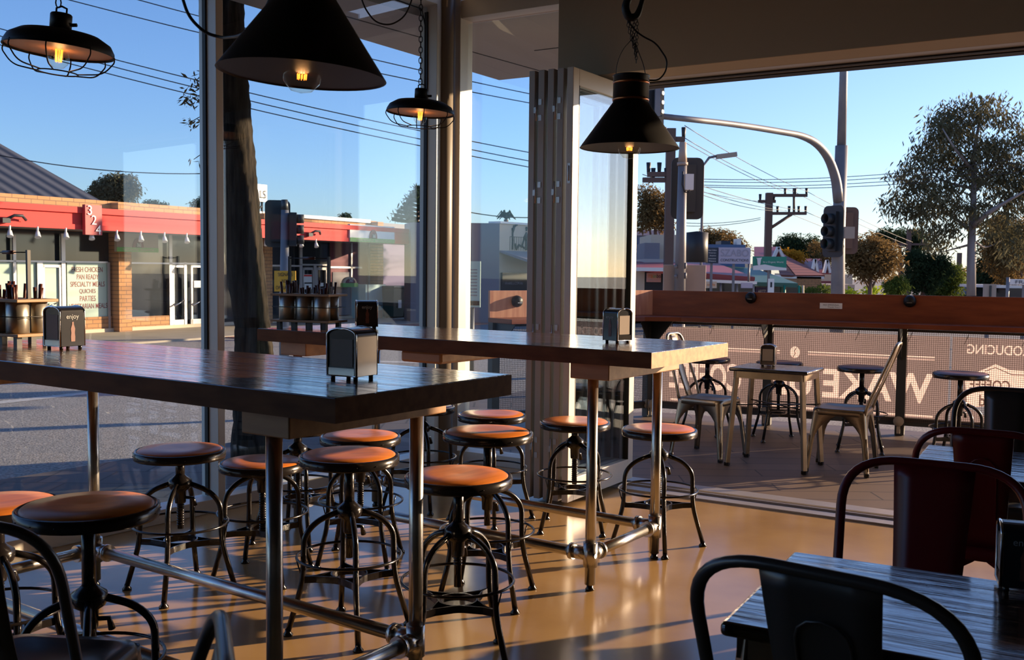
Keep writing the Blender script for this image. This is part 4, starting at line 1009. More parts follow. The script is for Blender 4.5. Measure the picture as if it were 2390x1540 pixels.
# spotlights along the fascia
for i, x in enumerate((21, 86, 152, 212, 271, 327, 382, 434, 552, 619, 701, 736)):
    y = 532 + (x - 21) * .042; s, z = F(x, y, AO)
    t = thing('spotlight', 'small white spotlight hanging from the lower edge of the red fascia', 'lamp', tuple(FO + FE * s + FN * (AO + .02) + Vector((0, 0, z))), FR, 'white spotlights under the red fascia')
    MB().tube([(0, 0, .05), (0, 0, -.06)], .022, 6).obj('stem', 'white', t); MB().tube([(0, 0, -.05), (-.03, -.05, -.16)], [.035, .06], 8).obj('lamp_head', 'white', t)
for x, y, n in ((34, 507, 3), (733, 542, 3)):
    s, z = F(x, y, AO + .06); t = thing('security_camera', 'dark camera bracket on the red fascia ' + ('at its left end' if x < 99 else 'right of the signal'), 'camera', tuple(FO + FE * s + FN * (AO + .08) + Vector((0, 0, z))), FR)
    MB().tube([(-.22, 0, -.06), (-.08, -.1, .03), (.08, -.1, .03), (.22, 0, -.04)], .03, 6).obj('arm', 'textblk', t); MB().box((-.22, -.02, -.07), (.16, .1, .09)).obj('housing', 'textblk', t)
rs = thing('roof_sign', 'white box sign ending in LS on a dark frame above the shops', 'sign', tuple(FO), FR)
a, z0 = F(588, 470, 0); b, _ = F(611, 470, 0); _, z1 = F(600, 431, 0)
MB().bb(a - .3, b, -.2, .8, z0, z1).obj('box', 'white', rs); text('LS', 'lettering', 'textblk', rs, (b - (b - a) * .75, -.21, z0 + (z1 - z0) * .2), (1, 0, 0), (0, 0, 1), w=(b - a) * .6, h=(z1 - z0) * .45, th=.005)
mb = MB()
for x in (a - .2, b - .1):
    for y in (-.1, .7): mb.tube([(x, y, F(600, 512, 0)[1]), (x, y, z0)], .03, 5)
mb.tube([(a - .2, -.1, z0 - .5), (b - .1, -.1, z0 - .1)], .025, 5); mb.obj('frame', 'textblk', rs)
# purple neighbour, mural building with its shaded side in grey
pu = thing('purple_building', 'flat purple building between the red shops and the corner column', 'building', tuple(FO), FR)
s2 = F(1012, 600)[0]; zt = F(960, 527)[1]
MB().bb(sR, s2, -.05, 7, GZ, zt).obj('wall', 'purple', pu); MB().bb(sR, s2, -.12, .1, zt - .12, zt + .02).obj('capping', 'greyw', pu)
mb = MB(); frect(mb, 928, 540, 990, 566, .3, .3); mb.obj('red_band', 'awnred2', pu)
mb = MB(); frect(mb, 955, 600, 988, 606, .15, .12); mb.obj('shelf_lamp', 'white', pu)
GC = D(1165, 640, 30.0)
gm = thing('mural_building', 'cream rendered building, shaded side coloured grey, with dancing figures seen through the corner glass', 'building', (GC.x, GC.y, 0), radians(53.13))
zt = D(1165, 521, 30)[2]; gx = Vector((-.6, .8))
def gpoly(k, a, b): return [tuple(gx * k[0] + Vector((a, b))), ] 
q = [(0, 0), tuple(gx * 2.6), (gx.x * 2.6 + 1.2, gx.y * 2.6 + 1.6), (1.2, 1.6)]
MB().prism([(0, 0), (.0 + 1.2 * .6, 0 + 1.6 * .6 + .3), (gx.x * 2.6 + .8, gx.y * 2.6 + 1.0), tuple(gx * 2.6)], GZ, zt).obj('shaded_wall', 'greyw', gm)  # same building as the cream wall, its shade put into the grey colour
MB().bb(.0, 3.4, .0, .35, GZ, zt).obj('cream_wall', 'cream', gm)
MB().bb(-.02, 3.4, -.05, .4, zt, zt + .06).obj('capping', 'white', gm)
MB().add([(.0, -.02, 2.0), (3.4, -.02, 2.0), (3.4, -.9, 1.72), (.3, -.9, 1.72), (0, -.02, 1.94), (3.4, -.02, 1.94), (3.4, -.9, 1.64), (.3, -.9, 1.64)], [(0, 1, 2, 3), (4, 7, 6, 5), (3, 2, 6, 7), (0, 3, 7, 4)]).obj('shop_awning', 'greyw', gm)
sg_ = MB().bb(.06, 3.2, -.08, -.01, .2, 1.35).obj('shop_window', 'shopglass', gm)
text('VIVARELLI.COM.AU', 'lettering', 'greyw', sg_, (.15, -.09, 1.0), (1, 0, 0), (0, 0, 1), w=.9, th=.005)
mb = MB()
def fig(mb, x, z, pose, k=.60):
    segs = {0: [((0, 0), (.02, .42)), ((.02, .42), (0, .85)), ((.0, .8), (.18, 1.15)), ((0, .8), (.12, 1.2)), ((.0, .9), (0, 1.02)), ((.14, 1.15), (.38, 1.25))],
            1: [((0, 0), (.2, .25)), ((.2, .25), (.45, .15)), ((.45, .15), (.62, .5)), ((.62, .5), (.7, .55)), ((0, 0), (-.12, .3)), ((.45, .2), (.8, .05))],
            2: [((0, 0), (0, .45)), ((.06, 0), (.02, .45)), ((.01, .45), (.03, .9)), ((.03, .85), (-.16, .62)), ((.03, .85), (.18, .62)), ((.03, .95), (.03, 1.1))],
            3: [((0, .2), (.3, .5)), ((.3, .5), (.5, .45)), ((.5, .45), (.55, 0)), ((.3, .5), (.2, .75)), ((0, .2), (-.1, 0))]}[pose]
    for (a, b), (c, d) in segs: mb.tube([(x + a * k, -.01, z + b * k), (x + c * k, -.01, z + d * k)], .030, 6)
    h = {0: (0, 1.0), 1: (.68, .6), 2: (.03, 1.1), 3: (.42, .66)}[pose]; mb.lathe([(.0, -.05), (.04, -.03), (.045, 0), (.035, .035), (0, .05)], 8, (x + h[0] * k, -.01, z + h[1] * k))
for x, ps in ((.62, 0), (.82, 1), (1.30, 2), (1.55, 3), (2.1, 2)): fig(mb, x, 2.04, ps)
mb.obj('figures', 'textblk', gm)
mb = MB()
for k in range(14): mb.tube([(.50 + .11 * k, -.01, 2.02), (.50 + .11 * k, -.01, 2.42)], .006, 4)
mb.tube([(.50, -.01, 2.42), (1.95, -.01, 2.42)], .008, 4); mb.obj('railing_picture', 'textblk', gm)
nb2 = thing('notice_pillar', 'pale street notice board with tiny print seen through the corner glass', 'sign', tuple(D(1100, 760, 16.0).xy) + (-.15,), radians(-8))
MB().bb(-.14, .14, -.02, .02, 1.0, 1.72).obj('board', 'paleglass', nb2); MB().bb(-.13, .13, -.03, -.02, 1.03, 1.10).obj('lower_band', 'textblk', nb2)
mb = MB()
for k in range(9): mb.bb(-.09, .09, -.026, -.02, 1.18 + .05 * k, 1.195 + .05 * k)
mb.obj('print_lines', 'greyw', nb2); MB().tube([(0, 0, 0), (0, 0, 1.0)], .05, 10).obj('post', 'navy', nb2)
# cabinet and bins on the far footpath
fc = thing('street_cabinet', 'pale blue two door metal cabinet in front of the purple wall', 'cabinet', tuple(FO), FR)
a, b = F(858, 700, .6)[0], F(900, 700, .6)[0]; zt = F(880, 664, .6)[1]
MB().bb(a - .1, b, -.6, .3, GZ, zt).obj('body', 'fridge', fc); MB().bb(a, a + .02, -.615, -.6, zt - .65, zt).obj('door_gap', 'greyw', fc)
mb = MB(); mb.bb(a, b, -.62, -.6, zt - .66, zt - .64); mb.obj('door_seam', 'greyw', fc); MB().bb((a + b) / 2 + .0, (a + b) / 2 + .28, -.62, -.6, zt - 1.6, zt - .8).obj('sticker', 'tan', fc)
for x, lb in ((912, 'left dark green wheelie bin by the blue cabinet'), (945, 'right dark green wheelie bin by the blue cabinet')):
    p = FO + FE * F(x, 720, .7)[0] + FN * .7
    t = thing('wheelie_bin', lb, 'bin', (p.x, p.y, GZ), FR, 'wheelie bins at the purple wall')
    MB().add([(-.26, -.3, .08), (.26, -.3, .08), (.26, .3, .08), (-.26, .3, .08), (-.32, -.36, .95), (.32, -.36, .95), (.32, .36, .95), (-.32, .36, .95)], [(3, 2, 1, 0), (4, 5, 6, 7), (0, 1, 5, 4), (1, 2, 6, 5), (2, 3, 7, 6), (3, 0, 4, 7)]).obj('body', 'bin', t)
    MB().box((0, 0, 1.0), (.66, .74, .08)).obj('lid', 'bin', t, bevel=.02); MB().bb(-.08, .08, -.36, -.34, .35, .6).obj('sticker', 'white', t)
    for s in (-1, 1): MB().tube([(s * .26, .3, .1), (s * .32, .3, .1)], .1, 12).obj('wheel', 'textblk', t)
mb = MB(); a = FO + FE * sL - FN * .4; b = FO + FE * (s2 + 9) - FN * .4; c = b + FN * 3.6; d = a + FN * 3.6
struct(mb.prism([tuple(v.xy) for v in (a, b, c, d)][::-1], -.16, -.11).obj('footpath_far', 'farpath'))
mb = MB(); a2 = FO + FE * F(300, 780)[0] + FN * 3.2; b2 = FO + FE * (s2 + 5) + FN * 3.2; c2 = b2 + FN * 1.5; d2 = a2 + FN * 1.5
struct(mb.prism([tuple(v.xy) for v in (a2, b2, c2, d2)][::-1], -.16, -.125).obj('paved_verge', 'redpave'))

# ---------------------------------------------------------------- signals
def head(t, o, rz, n=3, backplate=True, m='sigblk', vis=True, s=1.0, name='signal_head'):
    q = Matrix.Translation(o) @ Matrix.Rotation(rz, 4, 'Z')
    def T(mb): mb.v = [tuple(q @ (Vector(v) * s)) for v in mb.v]; return mb
    mb = MB(); mb.bb(-.17, .17, -.10, .12, -.52, .52); body = T(mb).obj(name, m, t)
    if backplate:
        mb = MB(); w, h, r = .36, .68, .14; pl = []
        for sx, sz, a0 in ((1, 1, 0), (-1, 1, pi / 2), (-1, -1, pi), (1, -1, 3 * pi / 2)):
            pl += [(sx * (w - r) + r * cos(a0 + pi / 2 * k / 5), sz * (h - r) + r * sin(a0 + pi / 2 * k / 5)) for k in range(6)]
        mb.plate((0, .0, 0), (1, 0, 0), (0, 0, 1), pl, .03); T(mb).obj('backplate', m, t)
    if vis:
        for k in (-1, 0, 1):
            mb = MB(); rot = Matrix.Rotation(pi / 2, 3, 'X')
            mb.lathe([(.13, 0), (.14, .0), (.14, .22), (.13, .22), (.13, 0)], 16, (0, -.10, .33 * k), mtx=rot); T(mb).obj('visor', m, body)
            mb = MB(); mb.lathe([(0, .0), (.12, .0), (.12, .01), (0, .03)], 14, (0, -.10, .33 * k), mtx=rot); T(mb).obj('lens', M['signgreen'] if k == -1 else M['sigblk'], body)
    return body
# big pole with mast arm on the right
PY = 17.0; bp_ = D(1958, 690, PY)
t = thing('mast_arm_signal_pole', 'tall galvanised signal pole with a long curved mast arm right of centre', 'traffic signal', (bp_.x, bp_.y, GZ))
def rel(px, py, Y=PY): return D(px, py, Y) - t.location
top = rel(1969, 100); mb = MB(); mb.tube([(0, 0, 0), rel(1957, 560), rel(1964, 340)], [.125, .105, .10], 16); mb.tube([rel(1964, 342), rel(1969, 165), rel(1972, -60)], [.075, .065, .06], 14); mb.obj('pole', 'steelpost', t)
AY = (17.0, 17.0, 16.6, 16.0, 15.0, 14.0, 13.0)
ap_ = [rel(1957, 470, 16.95), rel(1952, 420, 16.9), rel(1935, 368, 16.7), rel(1905, 332, 16.4), rel(1868, 315, 16.1), rel(1720, 290, 15.0), rel(1540, 271, 13.8)]
mb = MB(); mb.tube(arc(ap_, .8, 5), [.085 - .045 * i / 31 for i in range(32)], 12); mb.obj('mast_arm', 'steelpost', t)
head(t, rel(1945, 540, 16.8), radians(-62), s=.62); head(t, rel(1974, 538, 17.3), radians(180), s=.58, vis=False, m='woodpole')
mb = MB(); c = rel(1977, 543, 16.7); mb.box(c, (.20, .16, .19)); mb.obj('control_box', 'tan', t)
mb = MB(); mb.tube([rel(1962, 560, 16.8), rel(1957, 575, 16.8), rel(1963, 590, 16.8), rel(1969, 575, 16.8), rel(1966, 558, 16.8)], .012, 6); mb.obj('cable_loop', 'cord', t)
head(t, rel(1516, 238, 13.7), radians(205), s=.62, m='sigblk', vis=False)
mb = MB(); c = rel(1534, 240, 13.6); mb.box(c, (.07, .10, .36)); 
for k in (-.12, 0, .12): mb.tube([c + Vector((.02, 0, k)), c + Vector((.07, -.05, k))], .03, 6)
mb.obj('lamp_bracket', 'steelpost', t)
# second signal, seen from behind, with tan sign
QY = 12.5; bq = D(1589, 690, QY)
t = thing('signal_post', 'galvanised signal post seen from behind with a tan sign plate', 'traffic signal', (bq.x, bq.y, GZ))
def rel2(px, py, Y=QY): return D(px, py, Y) - t.location
mb = MB(); mb.tube([rel2(1586, 720), rel2(1593, 384)], [.072, .052], 14); b0 = rel2(1586, 720); mb.tube([(b0.x, b0.y, 0), b0], .072, 14); mb.obj('post', 'steelpost', t)
mb = MB(); mb.tube([rel2(1593, 384), rel2(1594, 332)], [.055, .042], 14); mb.tube([rel2(1593, 386), rel2(1593, 379)], .065, 14); mb.obj('finial', 'tan', t)
head(t, rel2(1604, 440, QY + .25), radians(180), s=.56, vis=False)
mb = MB(); mb.box(rel2(1608, 425, QY - .05), (.10, .10, .19)); mb.obj('control_box', 'white', t)
mb = MB(); mb.tube([rel2(1594, 400, QY - .08), rel2(1592, 430, QY - .08), rel2(1598, 448, QY - .08), rel2(1608, 450, QY - .08), rel2(1610, 436, QY - .08)], .010, 6); mb.obj('cable', 'cord', t)
a = rel2(1547, 683, QY + .08); b = rel2(1647, 683, QY + .08); c = rel2(1597, 618, QY + .08)
MB().bb(a.x, b.x, a.y, a.y + .02, a.z - .1, c.z).obj('sign_plate', 'tan', t, bevel=.03)
mb = MB()
for y in (622, 645): mb.tube([rel2(1577, y, QY - .04), rel2(1600, y - 2, QY - .04)], .014, 6); mb.tube([rel2(1577, y - 4, QY - .05), rel2(1577, y + 4, QY - .05)], .018, 6); mb.tube([rel2(1600, y - 9, QY - .05), rel2(1600, y + 5, QY - .05)], .014, 6)
mb.obj('clamp', 'steelpost', t)
mb = MB(); mb.lathe([(.0, 0), (.155, 0), (.155, .42), (.0, .44)], 18, rel2(1626, 612, QY + 2.0)); mb.obj('transformer_drum', 'sigblk', t)
# left signal behind the near-left glass with yellow sign
SY = 13.5; bs = D(664, 760, SY)
t = thing('signal_post', 'signal post with a yellow temporary sign behind the far cutlery caddy', 'traffic signal', (bs.x, bs.y, GZ))
def rel3(px, py, Y=SY): return D(px, py, Y) - t.location
b0 = rel3(663, 745); mb = MB(); mb.tube([(b0.x, b0.y, 0), b0, rel3(665, 490)], [.065, .065, .05], 12); mb.obj('post', 'steelpost', t)
mb = MB(); mb.tube([rel3(665, 492), rel3(664, 466)], [.05, .042], 12); mb.obj('finial', 'fence', t)
head(t, rel3(648, 522, SY + .15), radians(190), s=.46, vis=False); head(t, rel3(685, 535, SY), radians(100), s=.42, backplate=False)
ys = MB(); a = rel3(640, 680, SY - .1); b = rel3(690, 680, SY - .1); c = rel3(665, 632, SY - .1)
yb_ = ys.bb(a.x, b.x, a.y, a.y + .02, a.z, c.z).obj('temporary_sign', 'yellow', t)
for k, (tx, u0, u1) in enumerate((('SIGNALS', .18, .86), ('NOT', .36, .66), ('OPERATING', .08, .95))):
    text(tx, 'lettering', 'textblk', yb_, (a.x + u0 * (b.x - a.x), a.y - .004, a.z + (.74 - .32 * k) * (c.z - a.z)), (1, 0, 0), (0, 0, 1), w=(u1 - u0) * (b.x - a.x), h=.17 * (c.z - a.z), th=.002)

# ---------------------------------------------------------------- power poles and lines
def upole(px, pyt, Y, w, label, arms):
    b = D(px, 660, Y); t = thing('power_pole', label, 'power pole', (b.x, b.y, GZ)); z = D(px, pyt, Y).z - GZ
    MB().bb(-w / 2, w / 2, -w / 2, w / 2, 0, z).obj('pole', 'woodpole', t)
    for (x0, x1, y, pins) in arms:
        p = D(x0, y, Y) - t.location; q = D(x1, y, Y) - t.location
        am = MB().bar(p, q, .14, .12).obj('crossarm', 'woodpole', t)
        for u in pins:
            c = p.lerp(q, u); MB().tube([c, c + Vector((0, 0, .30))], [.04, .06], 6).obj('insulator', 'textblk', am)
    return t
u1 = upole(1559, 300, 26, .22, 'dark timber power pole behind the right cone lamp', [(1545, 1598, 325, (.1, .95)), (1511, 1561, 407, (.05, .55)), (1500, 1561, 420, (.4, .9))])
u2 = upole(1790, 450, 42, .26, 'timber power pole with offset crossarms above the red roofs', [(1790, 1884, 456, (.45, .7, .98)), (1792, 1882, 498, (.25, .55, .8, .98)), (1770, 1810, 470, (0.1, .5, .9))])
t = u2; p = D(1794, 535, 42) - t.location; q = D(1848, 500, 42) - t.location; MB().tube([p, q], .07, 6).obj('brace', 'woodpole', t)
p = D(1853, 500, 42) - t.location; q = D(1853, 440, 42) - t.location; MB().tube([p, q], .05, 6).obj('riser', 'woodpole', t)
upole(2118, 535, 60, .22, 'distant grey power pole right of the big signal pole', [(2080, 2160, 570, (.1, .9))]); upole(2237, 590, 70, .25, 'distant thin pole left of the gum tree trunk', []); upole(2385, 560, 48, .3, 'dark pole at the right edge before the trees', [])
sl_ = thing('street_light', 'street lamp arm reaching right above the signal back', 'street lamp', tuple(D(1640, 660, 24).xy) + (GZ,)); 
def rel4(px, py): return D(px, py, 24) - sl_.location
mb = MB(); p0 = rel4(1641, 387); mb.tube([(p0.x - .0, p0.y, 0), p0, rel4(1655, 368), rel4(1676, 363)], .03, 6); mb.obj('arm', 'steelpost', sl_); MB().bar(rel4(1672, 366), rel4(1719, 360), .16, .10).obj('lamp_head', 'tan', sl_)
# wires (left, across the sky)
def wire(pts, Y, label, sag=0, r=.012, group='overhead power lines', Y2=None):
    P = []; N = 12; (x0, y0), (x1, y1) = pts; Y2 = Y2 or Y
    a = D(x0, y0, Y); b = D(x1, y1, Y2)
    for i in range(N + 1):
        u = i / N; p = a.lerp(b, u); p.z -= sag * 4 * u * (1 - u); P.append(p)
    return tag(MB().tube(P, r, 5).obj('power_line', 'cord'), label, 'power line', group)
LW = [((-200, -180), (1300, 155)), ((-200, -230), (1300, 180)), ((-100, 50), (1300, 245)), ((-100, 65), (1300, 290)), ((-100, 85), (1300, 312))]
WL = 'thin dark power line slanting across the blue sky behind the windows'
for a, b in (((-60, -60), (1300, 252)), ((-60, -110), (1300, 232)), ((-60, 50), (1300, 368)), ((-60, 67), (1300, 388)), ((-60, 88), (1300, 402)), ((1000, 470), (1300, 504)), ((-60, 350), (480, 405))): wire((a, b), 22, WL, 0.15, .011)
WR = 'thin power line over the red roofs running to the offset crossarm pole'
for a, b in (((1598, 293), (1884, 447)), ((1598, 322), (1853, 447)), ((1545, 300), (1832, 447)), ((1500, 407), (1775, 470)), ((1598, 420), (1882, 492)), ((1561, 420), (1836, 492)), ((1598, 440), (1810, 492))): wire((a, b), 26, WR, .12, .010, Y2=42)
WS = 'power line rising to the right behind the mast arm pole'
for a, b in (((1640, 418), (2450, 358)), ((1640, 424), (2450, 368)), ((1640, 432), (2450, 378)), ((1640, 436), (2450, 390))): wire((a, b), 30, WS, .25, .010)
WT = 'faint power line descending right behind the gum tree'
for a, b in (((1884, 447), (2130, 565)), ((1853, 447), (2120, 572)), ((1882, 495), (2120, 580)), ((1836, 495), (2100, 590)), ((1600, 520), (1775, 508)), ((1600, 527), (1775, 512))): wire((a, b), 42, WT, .1, .012, Y2=60 if b[0] > 2000 else 42)

# ---------------------------------------------------------------- far buildings on the right
def blk(t, x0, x1, y0, y1, Y, dep, m, name, dz=0):
    a = D(x0, y1, Y) - t.location; b = D(x1, y0, Y) - t.location
    return MB().bb(a.x, b.x, a.y, a.y + dep, a.z if not dz else dz, b.z).obj(name, m, t)
t = thing('shop_building', 'small shops with a dark red tin roof beside the tan sign plate', 'building', (0, 30, 0))
def r5(px, py, Y): return D(px, py, Y) - t.location
blk(t, 1480, 1560, 545, 700, 38, 6, 'bluew', 'rear_wall'); blk(t, 1480, 1575, 537, 549, 37.9, 6, 'pale', 'parapet')
blk(t, 1518, 1578, 548, 612, 34, 3, 'cream', 'tank_room'); blk(t, 1504, 1540, 567, 615, 33, 3, 'greyw', 'plant_room'); blk(t, 1505, 1580, 605, 620, 32.8, 3, 'soffit', 'terracotta_band')
mb = MB(); mb.add([r5(1480, 613, 34), r5(1660, 612, 34), r5(1762, 650, 28), r5(1757, 659, 28), r5(1480, 628, 28)], [(0, 4, 3, 2, 1)]); mb.obj('tin_roof', 'redroof', t, solid=.08)
MB().bar(r5(1480, 628, 27.9), r5(1560, 629, 27.9), .1, .1).obj('gutter', 'white', t); mb = MB(); mb.bar(r5(1640, 655, 27.9), r5(1766, 660, 27.9), .08, .08); mb.obj('gutter', 'white', t)
blk(t, 1480, 1505, 632, 700, 29, 2, 'cream', 'shop_wall'); b1 = blk(t, 1505, 1580, 632, 700, 29, 2, 'textblk', 'shopfront')
blk(t, 1640, 1762, 661, 705, 30, 3, 'shopglass', 'verandah_front')
for x in (1682, 1720, 1758): mb = MB(); mb.tube([r5(x, 705, 28), r5(x, 659, 28)], .03, 6); mb.obj('verandah_post', 'steelpost', t)
def board(px0, px1, py0, py1, Y, m, label, txt=None, tm='textblk', rows=None, post=False):
    a = D(px0, py1, Y); b = D(px1, py0, Y); s = thing('shop_board', label, 'sign', tuple(a)); w = b.x - a.x; h = b.z - a.z
    MB().bb(0, w, 0, .06, 0, h).obj('board', m, s)
    if post: MB().bb(w * .5 - .03, w * .5 + .03, .06, .12, GZ - a.z, h * .5).obj('post', 'steelpost', s)
    for (tx, u0, u1, v0, v1, mm) in (rows or []): text(tx, 'lettering', mm, s, (u0 * w, -.01, v0 * h), (1, 0, 0), (0, 0, 1), w=(u1 - u0) * w, h=(v1 - v0) * h, th=.003)
    return s, w, h
M['pink'] = mat('pink_sign', (.66, .30, .24), .5); M['orangelet'] = mat('orange_lettering', (.7, .22, .03), .5)
board(1509, 1543, 637, 658, 28.93, 'pink', 'small pink rainbow coloured shop sign left of the tan plate', rows=[('ra', .14, .42, .45, .80, 'orangelet'), ('in', .45, .66, .45, .85, 'grn'), ('bo', .70, .98, .45, .9, 'navy'), ('childcare & co', .14, .95, .18, .28, 'textgrey')])
board(1646, 1673, 657, 672, 27.5, 'cream', 'small cream sign under the red verandah edge', rows=[('oodle', .15, .85, .35, .75, 'orangelet')])
board(1730, 1757, 660, 672, 27.5, 'pale', 'small pale blank sign under the right end of the red verandah')
s_, w_, h_ = board(1677, 1752, 578, 615, 27, 'pale', 'pale lilac builder board on posts above the red roof', post=True, rows=[('SZABO', .06, .94, .45, .88, 'textgrey'), ('CONSTRUCTIONS', .06, .94, .14, .30, 'textblk')])
mb = MB(); mb.tube([(w_ * .97, .03, -h_ * 1.1), (w_ * .97, .03, 0)], .03, 6); mb.obj('post', 'steelpost', s_)
board(1648, 1677, 578, 614, 27.05, 'navy', 'dark directory board left of the pale builder board', post=True, rows=[('Auto Collision', .15, .85, .80, .88, 'white'), ('Resprays', .2, .8, .62, .70, 'white'), ('Repairs', .3, .8, .44, .52, 'white'), ('Insurance', .2, .8, .26, .34, 'white'), ('Welcome', .2, .8, .10, .18, 'white')])
s_, w_, h_ = board(1757, 1836, 599, 630, 29, 'signgreen', 'green and white organic shop sign with a cow head', post=True, rows=[('Its a Organic World', .30, .90, .50, .66, 'white')])
MB().plate((0, -.015, 0), (1, 0, 0), (0, 0, 1), [(0, 0), (w_, -.0), (w_, .18 * h_), (.7 * w_, .25 * h_), (.35 * w_, .42 * h_), (0, .30 * h_)], .02).obj('white_swoosh', 'white', s_)
MB().plate((w_ * .17, -.02, h_ * .42), (1, 0, 0), (0, 0, 1), [(a * .42, b * .42) for a, b in ((-.12, .36), (-.2, .42), (.22, .46), (.14, .34), (.10, 0), (.02, -.1), (-.08, 0))], .02).obj('cow_head', 'white', s_)
t = thing('workshop_building', 'blue grey workshop behind the builder boards', 'building', (0, 34, 0))
def r5(px, py, Y): return D(px, py, Y) - t.location
blk(t, 1640, 1740, 571, 690, 36, 8, 'bluew', 'wall'); blk(t, 1683, 1705, 562, 571, 37, 1, 'navy', 'roof_unit'); blk(t, 1720, 1730, 557, 572, 37, .6, 'white', 'chimney')
t = thing('verandah_shops', 'dark green tin verandah of the shops below the green sign', 'building', (0, 34, 0))
mb = MB(); mb.add([r5(1650, 620, 36), r5(1760, 628, 36), r5(1862, 664, 30), r5(1860, 668, 30), r5(1650, 658, 30)], [(0, 4, 3, 2, 1)]); mb.obj('tin_roof', 'greenroof', t, solid=.08)
blk(t, 1700, 1760, 616, 640, 37, 3, 'cream', 'rear_wall'); blk(t, 1762, 1866, 668, 712, 31, 3, 'shopglass', 'shopfront')
for x in (1797, 1831, 1865, 1874): mb = MB(); mb.tube([r5(x, 712, 30), r5(x, 666, 30)], .035, 6); mb.obj('verandah_post', 'signgreen' if x < 1870 else 'cream', t)
board(1763, 1793, 671, 689, 30.9, 'purple', 'small purple shop sign under the green verandah', rows=[('ARTZ', .2, .8, .3, .7, 'white')])
# tiled houses
def house(label, Y, pts_roof, walls, gables=(), m='tile'):
    t = thing('house', label, 'house', (0, Y, 0)); g = lambda p, Y_: D(p[0], p[1], Y_) - t.location
    for (poly_, Ys) in pts_roof: MB().add([g(p, y) for p, y in zip(poly_, Ys)], [tuple(range(len(poly_)))]).obj('roof', m, t, solid=.12)
    for (x0, x1, y0, y1, mm, nm) in walls:
        a = D(x0, y1, Y) - t.location; b = D(x1, y0, Y) - t.location; MB().bb(a.x, b.x, 0, 4, (GZ if nm == 'wall' else a.z), b.z).obj(nm, mm, t)
    for (x0, xm, x1, y0, y1, Yg) in gables:
        mb = MB(); mb.bar(g((x0, y1), Yg), g((xm, y0), Yg), .25, .12); mb.bar(g((xm, y0), Yg), g((x1, y1), Yg), .25, .12); mb.obj('barge_board', 'white', t)
        MB().add([g((x0 + 3, y1), Yg + .1), g((xm, y0 + 6), Yg + .1), g((x1 - 3, y1), Yg + .1)], [(0, 1, 2)]).obj('gable', 'maroon', t, solid=.05)
    return t
house('terracotta tiled house with orange brick wall right of the green sign', 44, [([(1823, 603), (1836, 600), (1925, 645), (1857, 645)], (50, 50, 44, 44)), ([(1816, 620), (1823, 603), (1857, 645), (1822, 643)], (50, 50, 44, 46))], [(1859, 1917, 646, 668, 'brick', 'wall'), (1857, 1924, 643, 650, 'white', 'gutter')], [(1805, 1816, 1828, 577, 602, 48)])
house('dark red roofed house with two white pointed gables', 56, [([(1760, 578), (1810, 578), (1850, 612), (1760, 612)], (62, 62, 56, 56)), ([(1844, 605), (1930, 606), (1948, 640), (1850, 640)], (62, 62, 56, 56)), ([(1916, 640), (1950, 640), (1950, 668), (1916, 668)], (57, 57, 55.5, 55.5))], [(1850, 1990, 640, 700, 'cream', 'wall')], [(1895, 1902, 1908, 605, 637, 55), (1923, 1930, 1937, 607, 637, 55)], m='redroof')
house('low long cream building behind the hedge left of the signal pole', 50, [], [(1870, 1995, 664, 671, 'cream', 'wall')])
house('small blue gabled shed beside the gum tree trunk', 60, [([(2250, 658), (2262, 652), (2296, 668), (2284, 676)], (60, 64, 64, 60))], [(2252, 2282, 660, 712, 'bluew', 'wall')], m='bluew')
house('dark carport with pale fascia at the right edge', 45, [], [(2332, 2470, 667, 672, 'white', 'fascia'), (2350, 2470, 674, 720, 'shopglass', 'opening')])
s_, w_, h_ = board(2296, 2326, 663, 705, 22, 'tan', 'blank sign back with a dark rib right of the gum trunk', post=True); MB().bb(w_ * .42, w_ * .56, -.03, 0, 0, h_ * .92).obj('rib', 'fence', s_)
s_, w_, h_ = board(2356, 2440, 652, 664, 18, 'white', 'white street name blade reading FRAN at the right edge', post=True, rows=[('FRANCIS', .16, .98, .2, .8, 'navy')]); MB().tube([(-.03, 0, -h_ * 6), (-.03, 0, h_ * 1.3)], .03, 8).obj('post', 'steelpost', s_)
a = D(1799, 700, 24); s_ = thing('shop_board', 'narrow white parking sign post before the green verandah', 'sign', tuple(a)); MB().bb(-.07, .07, 0, .03, 0, .50).obj('board', 'white', s_); MB().bb(-.02, .02, -.01, 0, .3, .42).obj('symbol', 'textblk', s_)
mb = MB(); b = D(1765, 0, 1)
for i, (x, c) in enumerate(((2170, 'white'), (2320, 'greyw'))):
    pass

